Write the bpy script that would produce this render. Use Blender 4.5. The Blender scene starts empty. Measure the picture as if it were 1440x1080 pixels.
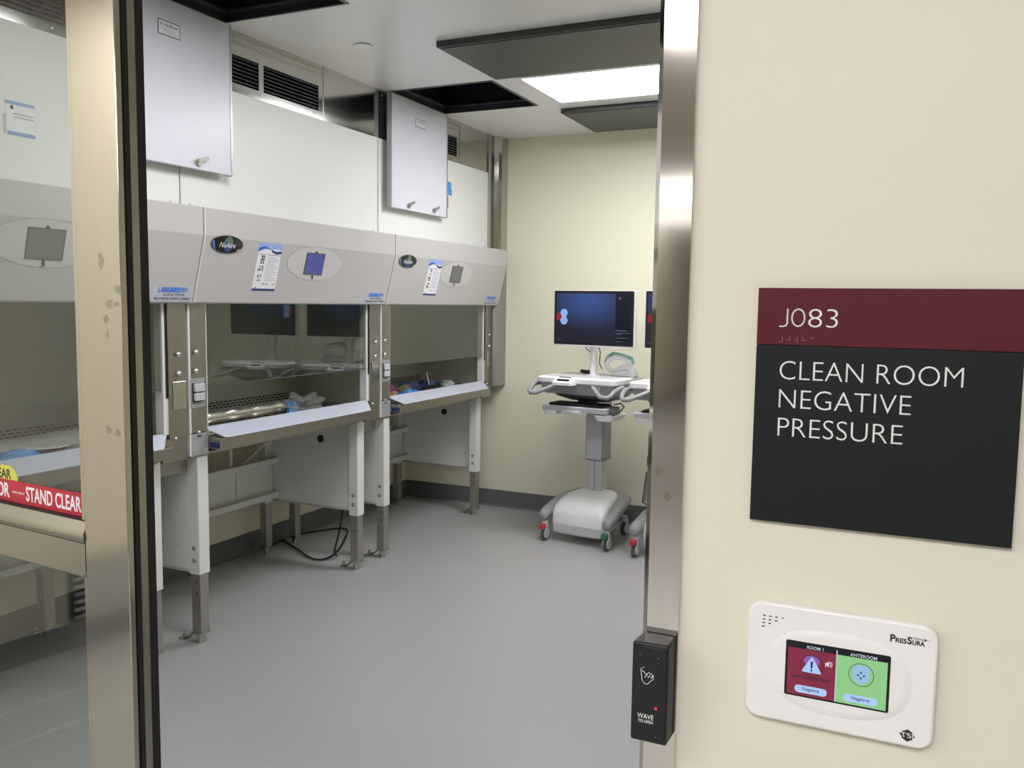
import bpy, bmesh, math, random
from mathutils import Vector, Matrix, noise
C = bpy.context.scene.collection
R = math.radians
random.seed(7)

# ------------------------------------------------------------------ camera
cam_d = bpy.data.cameras.new('camera'); cam = bpy.data.objects.new('camera', cam_d); C.objects.link(cam)
cam_d.sensor_fit = 'HORIZONTAL'; cam_d.sensor_width = 36.0
cam_d.lens = 1222.79 / 1440 * 36.0
cam_d.clip_start = 0.02; cam_d.clip_end = 100
# rows: world x, y, z axes expressed in camera space (x right, y down, z forward)
RM = ((0.90798917, 0.0513507, -0.41583504), (0.41876485, -0.07842593, 0.90470182), (0.01384482, -0.99559654, -0.09271376))
m = Matrix.Identity(4)
for i in range(3):
    m[i][0] = RM[i][0]; m[i][1] = -RM[i][1]; m[i][2] = -RM[i][2]
m = m.to_3x3().to_quaternion().to_matrix().to_4x4()
m.translation = Vector((0, 0, 1.5))
cam.matrix_world = m
bpy.context.scene.camera = cam

# ------------------------------------------------------------------ world, exposure
w = bpy.data.worlds.new('world'); bpy.context.scene.world = w; w.use_nodes = True
w.node_tree.nodes['Background'].inputs[0].default_value = (0.9, 0.93, 1.0, 1)
w.node_tree.nodes['Background'].inputs[1].default_value = 0.25
vs = bpy.context.scene.view_settings
vs.view_transform = 'Standard'; vs.look = 'None'; vs.gamma = 1.0; vs.use_curve_mapping = False
vs.exposure = 0.0
ROOM_LIGHT = 22.5       # strength of the room's ceiling panels
HALL_LIGHT = 12.2       # strength of the corridor's ceiling panels

# ------------------------------------------------------------------ materials
MATS = {}
def srgb(c):
    return tuple(((x/255)/12.92 if x/255 <= 0.04045 else ((x/255+0.055)/1.055)**2.4) for x in c) + (1,)
def mat(name, rgb, rough=0.5, metal=0.0, var=0.04, vscale=6.0, bump=0.0, bscale=80, stretch=None, spec=None, speck=None, coat=0):
    if name in MATS: return MATS[name]
    M = bpy.data.materials.new(name); M.use_nodes = True
    nt = M.node_tree; N = nt.nodes; L = nt.links; p = N['Principled BSDF']
    col = srgb(rgb)
    tc = N.new('ShaderNodeTexCoord'); mp = N.new('ShaderNodeMapping')
    L.new(tc.outputs['Object'], mp.inputs[0])
    if stretch: mp.inputs['Scale'].default_value = stretch
    nz = N.new('ShaderNodeTexNoise'); nz.inputs['Scale'].default_value = vscale; nz.inputs['Detail'].default_value = 3
    L.new(mp.outputs[0], nz.inputs['Vector'])
    mx = N.new('ShaderNodeMix'); mx.data_type = 'RGBA'
    mx.inputs[6].default_value = tuple(max(0, c*(1-var)) for c in col[:3]) + (1,)
    mx.inputs[7].default_value = tuple(min(1, c*(1+var)) for c in col[:3]) + (1,)
    L.new(nz.outputs[0], mx.inputs[0])
    out = mx.outputs[2]
    if speck:
        vo = N.new('ShaderNodeTexVoronoi'); vo.inputs['Scale'].default_value = speck[0]
        L.new(tc.outputs['Object'], vo.inputs['Vector'])
        lt = N.new('ShaderNodeMath'); lt.operation = 'LESS_THAN'; lt.inputs[1].default_value = speck[1]
        L.new(vo.outputs['Distance'], lt.inputs[0])
        sc = N.new('ShaderNodeSeparateColor'); L.new(vo.outputs['Color'], sc.inputs[0])
        g2 = N.new('ShaderNodeMath'); g2.operation = 'GREATER_THAN'; g2.inputs[1].default_value = 0.8
        L.new(sc.outputs[0], g2.inputs[0])
        mu = N.new('ShaderNodeMath'); mu.operation = 'MULTIPLY'; L.new(lt.outputs[0], mu.inputs[0]); L.new(g2.outputs[0], mu.inputs[1])
        m2 = N.new('ShaderNodeMix'); m2.data_type = 'RGBA'; m2.inputs[7].default_value = srgb(speck[2])
        L.new(mu.outputs[0], m2.inputs[0]); L.new(out, m2.inputs[6]); out = m2.outputs[2]
    L.new(out, p.inputs['Base Color'])
    p.inputs['Roughness'].default_value = rough; p.inputs['Metallic'].default_value = metal
    if spec is not None: p.inputs['Specular IOR Level'].default_value = spec
    if coat: p.inputs['Coat Weight'].default_value = coat; p.inputs['Coat Roughness'].default_value = 0.1
    if bump:
        n2 = N.new('ShaderNodeTexNoise'); n2.inputs['Scale'].default_value = bscale; n2.inputs['Detail'].default_value = 2
        L.new(mp.outputs[0], n2.inputs['Vector'])
        bp = N.new('ShaderNodeBump'); bp.inputs['Strength'].default_value = bump; bp.inputs['Distance'].default_value = 0.002
        L.new(n2.outputs[0], bp.inputs['Height']); L.new(bp.outputs[0], p.inputs['Normal'])
    MATS[name] = M
    return M
def emis(name, rgb, s):
    if name in MATS: return MATS[name]
    M = bpy.data.materials.new(name); M.use_nodes = True
    p = M.node_tree.nodes['Principled BSDF']
    p.inputs['Base Color'].default_value = tuple(c*0.06 for c in srgb(rgb)[:3])+(1,); p.inputs['Roughness'].default_value = 0.3
    p.inputs['Emission Color'].default_value = srgb(rgb); p.inputs['Emission Strength'].default_value = s
    MATS[name] = M; return M
def glass(name, tint, rough=0.0, ior=1.5):
    M = bpy.data.materials.new(name); M.use_nodes = True
    nt = M.node_tree; N = nt.nodes; L = nt.links; N.remove(N['Principled BSDF'])
    t = N.new('ShaderNodeBsdfTransparent'); t.inputs[0].default_value = tint
    g = N.new('ShaderNodeBsdfGlossy'); g.inputs['Roughness'].default_value = rough
    f = N.new('ShaderNodeFresnel')
    ge = N.new('ShaderNodeNewGeometry'); mr = N.new('ShaderNodeMapRange')      # same reflectance from both sides of a thin pane
    mr.inputs['To Min'].default_value = ior; mr.inputs['To Max'].default_value = 1/ior
    L.new(ge.outputs['Backfacing'], mr.inputs[0]); L.new(mr.outputs[0], f.inputs[0])
    x = N.new('ShaderNodeMixShader')
    L.new(f.outputs[0], x.inputs[0]); L.new(t.outputs[0], x.inputs[1]); L.new(g.outputs[0], x.inputs[2])
    L.new(x.outputs[0], N['Material Output'].inputs[0]); MATS[name] = M; return M
def screen_glow(name, base, glow, centre, size, s):
    M = bpy.data.materials.new(name); M.use_nodes = True
    nt = M.node_tree; N = nt.nodes; L = nt.links; p = N['Principled BSDF']
    tc = N.new('ShaderNodeTexCoord'); mp = N.new('ShaderNodeMapping'); mp.vector_type = 'TEXTURE'
    mp.inputs['Location'].default_value = centre; mp.inputs['Scale'].default_value = size
    L.new(tc.outputs['Object'], mp.inputs[0])
    gr = N.new('ShaderNodeTexGradient'); gr.gradient_type = 'SPHERICAL'; L.new(mp.outputs[0], gr.inputs[0])
    mx = N.new('ShaderNodeMix'); mx.data_type = 'RGBA'; mx.inputs[6].default_value = srgb(base); mx.inputs[7].default_value = srgb(glow)
    L.new(gr.outputs['Fac'], mx.inputs[0])
    L.new(mx.outputs[2], p.inputs['Emission Color']); p.inputs['Emission Strength'].default_value = s
    p.inputs['Base Color'].default_value = (0.01, 0.01, 0.015, 1); p.inputs['Roughness'].default_value = 0.35
    MATS[name] = M; return M

cream_hall = mat('cream_paint', (229, 222, 204), 0.45, var=0.015, vscale=2, bump=0.05, bscale=300)
cream_room = mat('pale_yellow_paint', (228, 227, 202), 0.5, var=0.015, vscale=2)
floor_m = mat('grey_sheet_vinyl', (164, 164, 163), 0.34, var=0.03, vscale=1.5, speck=(38, 0.14, (188, 188, 186)), bump=0.03, bscale=40)
base_m = mat('grey_cove_base', (104, 105, 107), 0.5, var=0.03)
ceil_m = mat('white_ceiling_panel', (240, 240, 239), 0.28, var=0.02, vscale=1.5)
steel = mat('brushed_steel', (178, 175, 166), 0.24, 1.0, var=0.07, vscale=8, stretch=(1, 1, 12), bump=0.04, bscale=60)
steel_v = mat('vertical_brushed_steel', (200, 194, 182), 0.13, 1.0, var=0.04, vscale=3, stretch=(30, 30, 1.2), bump=0.02, bscale=40)
steel_j = mat('jamb_steel', (222, 214, 203), 0.085, 1.0, var=0.04, vscale=3, stretch=(40, 40, 1.2))
steel_cab = mat('cabinet_steel', (168, 165, 156), 0.30, 1.0, var=0.06, vscale=5, stretch=(1, 8, 1), bump=0.03, bscale=60)
steel_in = mat('interior_steel', (176, 174, 160), 0.45, 0.7, var=0.06, vscale=3)
steel_pol = mat('polished_steel', (190, 190, 186), 0.12, 1.0, var=0.05, vscale=2)
chrome = mat('chrome', (220, 220, 220), 0.08, 1.0, var=0.0)
leg_steel = mat('leg_steel', (165, 163, 157), 0.45, 0.75, var=0.06, vscale=6)
white_pc = mat('white_powder_coat', (222, 223, 218), 0.4, var=0.015)
grey_pc = mat('warm_grey_powder_coat', (188, 187, 185), 0.38, var=0.012)
oval_pc = mat('pale_grey_panel', (200, 199, 197), 0.35, var=0.01)
closure_m = mat('off_white_panel', (226, 229, 224), 0.42, var=0.015, vscale=2)
hatch_m = mat('cool_white_panel', (214, 216, 224), 0.3, var=0.01)
ledge_m = mat('cool_grey_ledge', (196, 200, 212), 0.35, var=0.01)
black = mat('black_rubber', (18, 18, 18), 0.5, var=0.1)
black_pl = mat('black_plastic', (22, 22, 24), 0.5, var=0.1, bump=0.05, bscale=600)
black_gl = mat('black_glass', (8, 8, 10), 0.08, var=0.0)
dark_hole = mat('dark_opening', (10, 11, 16), 0.8, var=0.1)
duct_m = mat('dark_duct_metal', (34, 36, 46), 0.5, 0.3, var=0.2)
frame_d = mat('dark_frame_metal', (84, 84, 88), 0.35, 0.8, var=0.1)
filter_m = mat('dark_perforated_metal', (70, 70, 70), 0.42, 0.35, var=0.08, vscale=3, stretch=(1, 6, 1), bump=0.1, bscale=500)
white_pl = mat('white_plastic', (236, 236, 236), 0.32, var=0.01)
white_mt = mat('white_device_plastic', (242, 237, 234), 0.35, var=0.01)
grey_pl = mat('mid_grey_plastic', (150, 151, 154), 0.35, var=0.03)
dgrey_pl = mat('dark_grey_plastic', (88, 89, 92), 0.4, var=0.03)
lgrey_pl = mat('light_grey_plastic', (192, 193, 197), 0.35, var=0.02)
silver = mat('anodised_aluminium', (168, 170, 174), 0.35, 0.6, var=0.02)
paper = mat('paper', (232, 233, 236), 0.6, var=0.01)
ink = mat('ink', (40, 42, 46), 0.6, var=0.0)
ink_l = mat('faint_ink', (168, 170, 178), 0.6, var=0.0)
blue = mat('print_blue', (38, 104, 196), 0.5, var=0.05)
blue_l = mat('print_pale_blue', (150, 182, 232), 0.5, var=0.1, vscale=60)
navy = mat('print_navy', (44, 58, 120), 0.5, var=0.05)
tape_b = mat('blue_tape', (84, 150, 214), 0.6, var=0.05)
tape_p = mat('pale_blue_tape', (132, 166, 208), 0.6, var=0.05)
red_s = mat('red_sticker', (186, 44, 60), 0.45, var=0.02)
yellow_s = mat('yellow_sticker', (212, 206, 92), 0.45, var=0.02)
white_ink = mat('white_ink', (238, 236, 238), 0.5, var=0.0)
maroon = mat('maroon_sign', (88, 22, 33), 0.5, var=0.02, spec=0.3)
charcoal = mat('charcoal_sign', (24, 25, 26), 0.5, var=0.03, spec=0.3)
letter_w = mat('raised_white_lettering', (232, 230, 226), 0.45, var=0.0)
led_red = emis('red_led', (255, 40, 50), 2.0)
panel_e = emis('ceiling_panel_light', (252, 249, 255), ROOM_LIGHT)
hall_e = emis('corridor_panel_light', (250, 251, 255), HALL_LIGHT)
glass_d = glass('door_glass', (0.85, 0.87, 0.85, 1))
glass_s = glass('sash_glass', (0.80, 0.83, 0.80, 1), ior=1.75)
film = glass('clear_plastic_film', (0.92, 0.93, 0.93, 1), 0.12, 1.6)
_n = film.node_tree.nodes; _l = film.node_tree.links; _a = _n.new('ShaderNodeMixShader'); _d = _n.new('ShaderNodeBsdfDiffuse')
_d.inputs[0].default_value = (0.75, 0.77, 0.76, 1); _a.inputs[0].default_value = 0.22
_src = _n['Material Output'].inputs[0].links[0].from_socket
_l.new(_src, _a.inputs[1]); _l.new(_d.outputs[0], _a.inputs[2]); _l.new(_a.outputs[0], _n['Material Output'].inputs[0])
foil = mat('silver_foil_wrap', (225, 223, 212), 0.22, 0.85, var=0.15, vscale=30, bump=0.6, bscale=60)

# ------------------------------------------------------------------ mesh building
def wloc(o):
    v = Vector((0, 0, 0))
    while o is not None: v = v + o.location; o = o.parent
    return v
def smooth(me, deg=35):
    for p in me.polygons: p.use_smooth = True
    try: me.set_sharp_from_angle(angle=R(deg))
    except Exception: pass
class Fr:
    """local frame on a surface: u right, v up, n towards the viewer"""
    def __init__(s, o, u, v, n): s.o, s.u, s.v, s.n = Vector(o), Vector(u).normalized(), Vector(v).normalized(), Vector(n).normalized()
    def p(s, a, b, c=0): return s.o + s.u*a + s.v*b + s.n*c
class MB:
    def __init__(s): s.V = []; s.F = []
    def add(s, vs, fs):
        k = len(s.V); s.V += [Vector(v) for v in vs]; s.F += [tuple(i+k for i in f) for f in fs]; return s
    def box(s, x0, y0, z0, x1, y1, z1):
        x0, x1 = sorted((x0, x1)); y0, y1 = sorted((y0, y1)); z0, z1 = sorted((z0, z1))
        vs = [(x, y, z) for z in (z0, z1) for x, y in ((x0, y0), (x1, y0), (x1, y1), (x0, y1))]
        return s.add(vs, [(3, 2, 1, 0), (4, 5, 6, 7), (0, 1, 5, 4), (1, 2, 6, 5), (2, 3, 7, 6), (3, 0, 4, 7)])
    def prism(s, fr, pts, c0, c1):
        n = len(pts)
        vs = [fr.p(a, b, c0) for a, b in pts] + [fr.p(a, b, c1) for a, b in pts]
        return s.add(vs, [tuple(range(n-1, -1, -1)), tuple(range(n, 2*n))] + [(i, (i+1) % n, (i+1) % n+n, i+n) for i in range(n)])
    def rect(s, fr, a0, b0, a1, b1, c0=0, c1=0.0005):
        return s.prism(fr, [(a0, b0), (a1, b0), (a1, b1), (a0, b1)], c0, c1)
    def rrect(s, fr, a0, b0, a1, b1, r, c0=0, c1=0.0005, k=5):
        pts = []
        for cx, cy, t0 in ((a1-r, b0+r, -90), (a1-r, b1-r, 0), (a0+r, b1-r, 90), (a0+r, b0+r, 180)):
            for i in range(k+1):
                t = R(t0+90*i/k); pts.append((cx+r*math.cos(t), cy+r*math.sin(t)))
        return s.prism(fr, pts, c0, c1)
    def disc(s, fr, a, b, ra, rb, c0=0, c1=0.0005, k=28):
        return s.prism(fr, [(a+ra*math.cos(2*math.pi*i/k), b+rb*math.sin(2*math.pi*i/k)) for i in range(k)], c0, c1)
    def ring(s, fr, a, b, ra, rb, t, c0=0, c1=0.0005, k=40):
        vs = []; fs = []
        for i in range(k):
            x, y = math.cos(2*math.pi*i/k), math.sin(2*math.pi*i/k)
            for (rr, q, c) in ((ra, rb, c0), (ra, rb, c1), (ra-t, rb-t, c1), (ra-t, rb-t, c0)): vs.append(fr.p(a+rr*x, b+q*y, c))
        for i in range(k):
            j = (i+1) % k
            for q in range(4): fs.append((4*i+q, 4*j+q, 4*j+(q+1) % 4, 4*i+(q+1) % 4))
        return s.add(vs, fs)
    def tube(s, path, r, k=8, closed=False, flat=1.0, up=(0, 0, 1)):
        P = [Vector(p) for p in path]; n = len(P); vs = []; rr = r if isinstance(r, (list, tuple)) else [r]*n
        side = None
        for i, p in enumerate(P):
            a = P[(i-1) % n] if (closed or i > 0) else p; b = P[(i+1) % n] if (closed or i < n-1) else p
            t = (b-a).normalized()
            if side is None:
                u = Vector(up)
                if abs(t.dot(u)) > 0.95: u = Vector((1, 0, 0))
                side = t.cross(u).normalized()
            side = (side - t*side.dot(t)).normalized()
            w2 = side.cross(t).normalized()
            for j in range(k):
                q = 2*math.pi*j/k; vs.append(p+side*math.cos(q)*rr[i]+w2*math.sin(q)*rr[i]*flat)
        fs = []
        for i in range(n if closed else n-1):
            i2 = (i+1) % n
            for j in range(k): fs.append((i*k+j, i*k+(j+1) % k, i2*k+(j+1) % k, i2*k+j))
        if not closed: fs += [tuple(range(k-1, -1, -1)), tuple(range((n-1)*k, n*k))]
        return s.add(vs, fs)
    def cyl(s, p, q, r, k=20): return s.tube([p, q], r, k)
    def dome(s, c, n, r, h, k=14, rings=4):
        n = Vector(n).normalized(); u = n.orthogonal().normalized(); v = n.cross(u); c = Vector(c); vs = []; fs = []
        for i in range(rings):
            t = math.pi/2*i/rings
            for j in range(k):
                a = 2*math.pi*j/k; vs.append(c+(u*math.cos(a)+v*math.sin(a))*r*math.cos(t)+n*h*math.sin(t))
        vs.append(c+n*h)
        for i in range(rings-1):
            for j in range(k): fs.append((i*k+j, i*k+(j+1) % k, (i+1)*k+(j+1) % k, (i+1)*k+j))
        for j in range(k): fs.append(((rings-1)*k+j, (rings-1)*k+(j+1) % k, rings*k))
        fs.append(tuple(range(k-1, -1, -1)))
        return s.add(vs, fs)
    def build(s, name, m, parent=None, bevel=0, seg=2, sm=True, deg=35, at=None):
        """at: origin of a top-level mesh"""
        me = bpy.data.meshes.new(name)
        off = wloc(parent) if parent is not None else Vector(at or (0, 0, 0))
        me.from_pydata([v-off for v in s.V], [], s.F); me.materials.append(m)
        bm = bmesh.new(); bm.from_mesh(me); bmesh.ops.recalc_face_normals(bm, faces=bm.faces); bm.to_mesh(me); bm.free()
        if sm: smooth(me, deg)
        o = bpy.data.objects.new(name, me); C.objects.link(o); o.parent = parent
        if parent is None: o.location = off
        if bevel:
            b = o.modifiers.new('bevel', 'BEVEL'); b.width = bevel; b.segments = seg; b.limit_method = 'ANGLE'; b.angle_limit = R(40)
        return o
def tag(o, label=None, cat=None, group=None, kind=None):
    if label: o['label'] = label
    if cat: o['category'] = cat
    if group: o['group'] = group
    if kind: o['kind'] = kind
    return o
def thing(name, loc, label, cat, group=None):
    o = bpy.data.objects.new(name, None); o.empty_display_size = 0.05; C.objects.link(o); o.location = loc
    return tag(o, label, cat, group)
def copy_tree(o, parent=None):
    c = o.copy(); C.objects.link(c)
    if parent is not None: c.parent = parent
    for ch in list(o.children): copy_tree(ch, c)
    return c
def txt(fr, s, a0, b0, width, height, m, parent, name='lettering', c=0.0, depth=0.0004, off=0.0, shear=0, align='L'):
    cu = bpy.data.curves.new(name, 'FONT'); cu.body = s; cu.size = 1; cu.offset = off; cu.extrude = 0.5; cu.shear = shear; cu.resolution_u = 4
    o = bpy.data.objects.new(name, cu); C.objects.link(o)
    bpy.context.view_layer.update()
    me = bpy.data.meshes.new_from_object(o)
    bpy.data.objects.remove(o); bpy.data.curves.remove(cu)
    xs = [v.co.x for v in me.vertices]; ys = [v.co.y for v in me.vertices]
    x0, x1, y0, y1 = min(xs), max(xs), min(ys), max(ys)
    sx = width/(x1-x0); sy = height/(y1-y0)
    off_ = wloc(parent)
    for v in me.vertices:
        v.co = fr.p(a0+(v.co.x-x0)*sx, b0+(v.co.y-y0)*sy, c+(v.co.z+0.5)*depth) - off_
    me.materials.clear(); me.materials.append(m)
    ob = bpy.data.objects.new(name, me); C.objects.link(ob); ob.parent = parent
    return ob
def struct(mb, name, m, parent=None, **k):
    o = mb.build(name, m, parent, **k)
    if parent is None: o['kind'] = 'structure'
    return o

# ------------------------------------------------------------------ the room shell
Y1 = 1.0; YI = 1.14; YB = 5.72; XL = -3.52; XR = 1.4; ZC = 2.66
H1 = (-2.70, 2.29, -2.07, 2.93); H2 = (-2.70, 4.20, -2.07, 4.82)     # ceiling hatch openings x0,y0,x1,y1
struct(MB().box(XL-0.3, -14.5, -0.1, 3.0, YB+0.2, 0), 'floor', floor_m)
struct(MB().box(XL-0.2, YB, 0, XR+0.2, YB+0.12, ZC+0.3), 'wall_back', cream_room)
struct(MB().box(XL-0.12, YI, 0, XL, YB, ZC+0.3), 'wall_left', cream_room)
struct(MB().box(XR, YI, 0, XR+0.12, YB, ZC+0.3), 'wall_right', cream_room)
wf = MB().box(-0.24, Y1, 0, 3.0, YI, 3.0)
struct(wf, 'wall_front', cream_hall)
struct(MB().box(XL-0.3, Y1, 0, -2.45, YI, 3.0).box(-2.45, Y1, 2.35, -0.24, YI, 3.0), 'wall_entry', cream_hall)
cb = MB()
zc1 = ZC+0.05
cb.box(XL-0.2, YI, ZC, H1[0], YB+0.1, zc1).box(H1[2], YI, ZC, XR+0.1, YB+0.1, zc1)
cb.box(H1[0], YI, ZC, H1[2], H1[1], zc1).box(H1[0], H1[3], ZC, H1[2], H2[1], zc1).box(H1[0], H2[3], ZC, H1[2], YB+0.1, zc1)
struct(cb, 'ceiling', ceil_m, sm=False)
def cove(a, b, nrm, name):      # base strip with a coved foot
    a, b, nrm = Vector(a), Vector(b), Vector(nrm); pr = [(0, 0), (0.02, 0), (0.008, 0.012), (0.006, 0.12), (0, 0.122)]
    vs = [e+nrm*d+Vector((0, 0, z)) for e in (a, b) for d, z in pr]; n = len(pr)
    struct(MB().add(vs, [tuple(range(n)), tuple(range(n, 2*n))]+[(i, (i+1) % n, (i+1) % n+n, i+n) for i in range(n)]), name, base_m)
cove((XL, YB, 0), (XR, YB, 0), (0, -1, 0), 'baseboard_back')
cove((XL, YI, 0), (XL, YB, 0), (1, 0, 0), 'baseboard_left')
cove((XR, YI, 0), (XR, YB, 0), (-1, 0, 0), 'baseboard_right')
# corridor behind the camera (seen only in reflections)
struct(MB().box(-3.6, -14.5, 0, -3.45, Y1, 2.9), 'wall_corridor_left', cream_hall)
struct(MB().box(-3.45, -14.5, 0, -3.44, Y1, 0.11), 'baseboard_corridor', base_m)
gr_ = thing('wall_grille', (-3.44, -0.35, 0.3), 'white louvred grille low on the corridor wall, mirrored in the lower door glass', 'vent')
for z_ in (0.10, 0.36): MB().box(-3.45, -0.62, z_, -3.435, -0.12, z_+0.02).build('frame', grey_pl, gr_)
MB().box(-3.44, -0.62, 0.12, -3.439, -0.12, 0.36).build('backing', dark_hole, gr_)
for i in range(7): MB().box(-3.439, -0.60, 0.13+i*0.033, -3.425, -0.14, 0.142+i*0.033).build('slat', white_pl, gr_)
for x_ in (-2.80, -3.05):
    MB().box(x_-0.012, -6, 0.0, x_+0.012, 0.7, 0.001).build('tape_line', mat('pale_floor_tape', (205, 205, 200), 0.5), bpy.data.objects['floor'])
struct(MB().box(2.6, -14.5, 0, 2.7, Y1, 2.9), 'wall_corridor_right', cream_hall)
struct(MB().box(-3.9, -14.6, 0, 2.7, -14.5, 2.9), 'wall_corridor_end', cream_hall)
struct(MB().box(-3.9, -14.6, 2.75, 2.7, Y1, 2.85), 'ceiling_corridor', mat('corridor_ceiling', (205, 200, 190), 0.8))
for k, (x, y, l) in enumerate(((-0.2, -1.45, 1.3), (-2.4, -7.5, 0.7), (-2.6, -10.4, 0.25), (-2.45, -0.8, 0.6))):
    t = thing('ceiling_light', (x, y, 2.75), ['ceiling light panel of the corridor close behind the camera', 'ceiling light panel far along the corridor', 'ceiling light panel at the end of the corridor', 'ceiling light panel at the left side of the corridor'][k], 'light')
    MB().box(x-0.95, y-l/2-0.03, 2.735, x+0.95, y+l/2+0.03, 2.75).build('frame', white_pl, t)
    MB().box(x-0.9, y-l/2, 2.731, x+0.9, y+l/2, 2.736).build('diffuser', hall_e, t)

# door jamb, stainless
j = MB()
pr = [(-0.2815, 1.14), (-0.2815, 1.006), (-0.273, 0.993), (-0.235, 0.993), (-0.235, 1.0), (-0.24, 1.001), (-0.24, 1.14)]
def ext_z(pr, z0, z1):
    n = len(pr); vs = [(x, y, z0) for x, y in pr]+[(x, y, z1) for x, y in pr]
    return MB().add(vs, [tuple(range(n)), tuple(range(n, 2*n))]+[(i, (i+1) % n, (i+1) % n+n, i+n) for i in range(n)])
struct(ext_z(pr, 0, 2.35), 'trim_1', steel_j, sm=False)['label'] = 'stainless steel jamb at the right of the doorway'
struct(MB().box(-2.45, 0.993, 2.3, -0.235, 1.14, 2.35), 'trim_2', steel_v)
q = MB(); FJ = Fr((0, 0.993, 0), (1, 0, 0), (0, 0, 1), (0, -1, 0))
for (a, b) in ((-0.2635, 1.305), (-0.2530, 1.276)): q.disc(FJ, a, b, 0.0045, 0.0055, 0.0, 0.0002, k=16)
tag(q.build('fingerprint', mat('jamb_smudge', (176, 160, 142), 0.3, 0.95), bpy.data.objects['trim_1']), kind='stuff')
# corner post behind the far cabinet
cp = [(-2.738, 5.50), (-2.728, 5.50), (-2.728, 5.585), (-2.700, 5.60), (-2.684, 5.62), (-2.684, 5.719), (-2.72, 5.719), (-2.738, 5.62)]
struct(ext_z(cp, 1.86, ZC), 'trim_3', steel_pol, sm=False)
cp2 = [(-2.739, 5.597), (-2.730, 5.597), (-2.716, 5.61), (-2.690, 5.62), (-2.684, 5.719), (-2.72, 5.719), (-2.739, 5.62)]
struct(ext_z(cp2, 0.905, 1.86), 'trim_4', leg_steel, sm=False)

# ------------------------------------------------------------------ ceiling fittings
def fixture(x0, y0, x1, y1, label):
    t = thing('ceiling_light', ((x0+x1)/2, (y0+y1)/2, ZC), label, 'light', 'flush light panels in the clean room ceiling')
    f = MB(); f.box(x0-0.03, y0-0.03, ZC-0.006, x1+0.03, y0, ZC).box(x0-0.03, y1, ZC-0.006, x1+0.03, y1+0.03, ZC)
    f.box(x0-0.03, y0, ZC-0.006, x0, y1, ZC).box(x1, y0, ZC-0.006, x1+0.03, y1, ZC)
    f.build('frame', white_pl, t)
    fr = Fr((0, 0, ZC-0.001), (1, 0, 0), (0, 1, 0), (0, 0, -1))
    MB().rrect(fr, x0, y0, x1, y1, 0.03, 0, 0.002).build('diffuser', panel_e, t)
fixture(-1.91, 4.22, -0.70, 4.78, 'bright rectangular light panel set between two dark filter panels')
fixture(-1.91, 2.08, -1.25, 2.64, 'bright light panel in the ceiling just inside the doorway')
def filt(x0, y0, x1, y1, label):
    t = thing('filter_panel', ((x0+x1)/2, (y0+y1)/2, ZC), label, 'air filter', 'dark filter panels in the ceiling')
    MB().box(x0, y0, ZC-0.028, x1, y1, ZC).build('frame', mat('filter_rim', (70, 70, 69), 0.5, 0.3), t, bevel=0.003)
    MB().box(x0+0.02, y0+0.02, ZC-0.031, x1-0.02, y1-0.02, ZC-0.027).build('perforated_face', filter_m, t)
filt(-2.0, 3.49, -0.70, 4.10, 'dark grey filter panel nearer the door, larger in view')
filt(-1.98, 4.95, -0.70, 5.57, 'dark grey filter panel close to the far wall beyond the light')
t = thing('sprinkler_cover', (-2.345, 3.425, ZC), 'small round white cover plate flush in the ceiling', 'sprinkler')
fr = Fr((-2.345, 3.425, ZC), (1, 0, 0), (0, 1, 0), (0, 0, -1))
MB().disc(fr, 0, 0, 0.043, 0.043, 0.003, 0.006).build('cover_disc', ceil_m, t)
MB().disc(fr, 0, 0, 0.038, 0.038, 0, 0.003).build('collar', ink, t)

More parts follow.
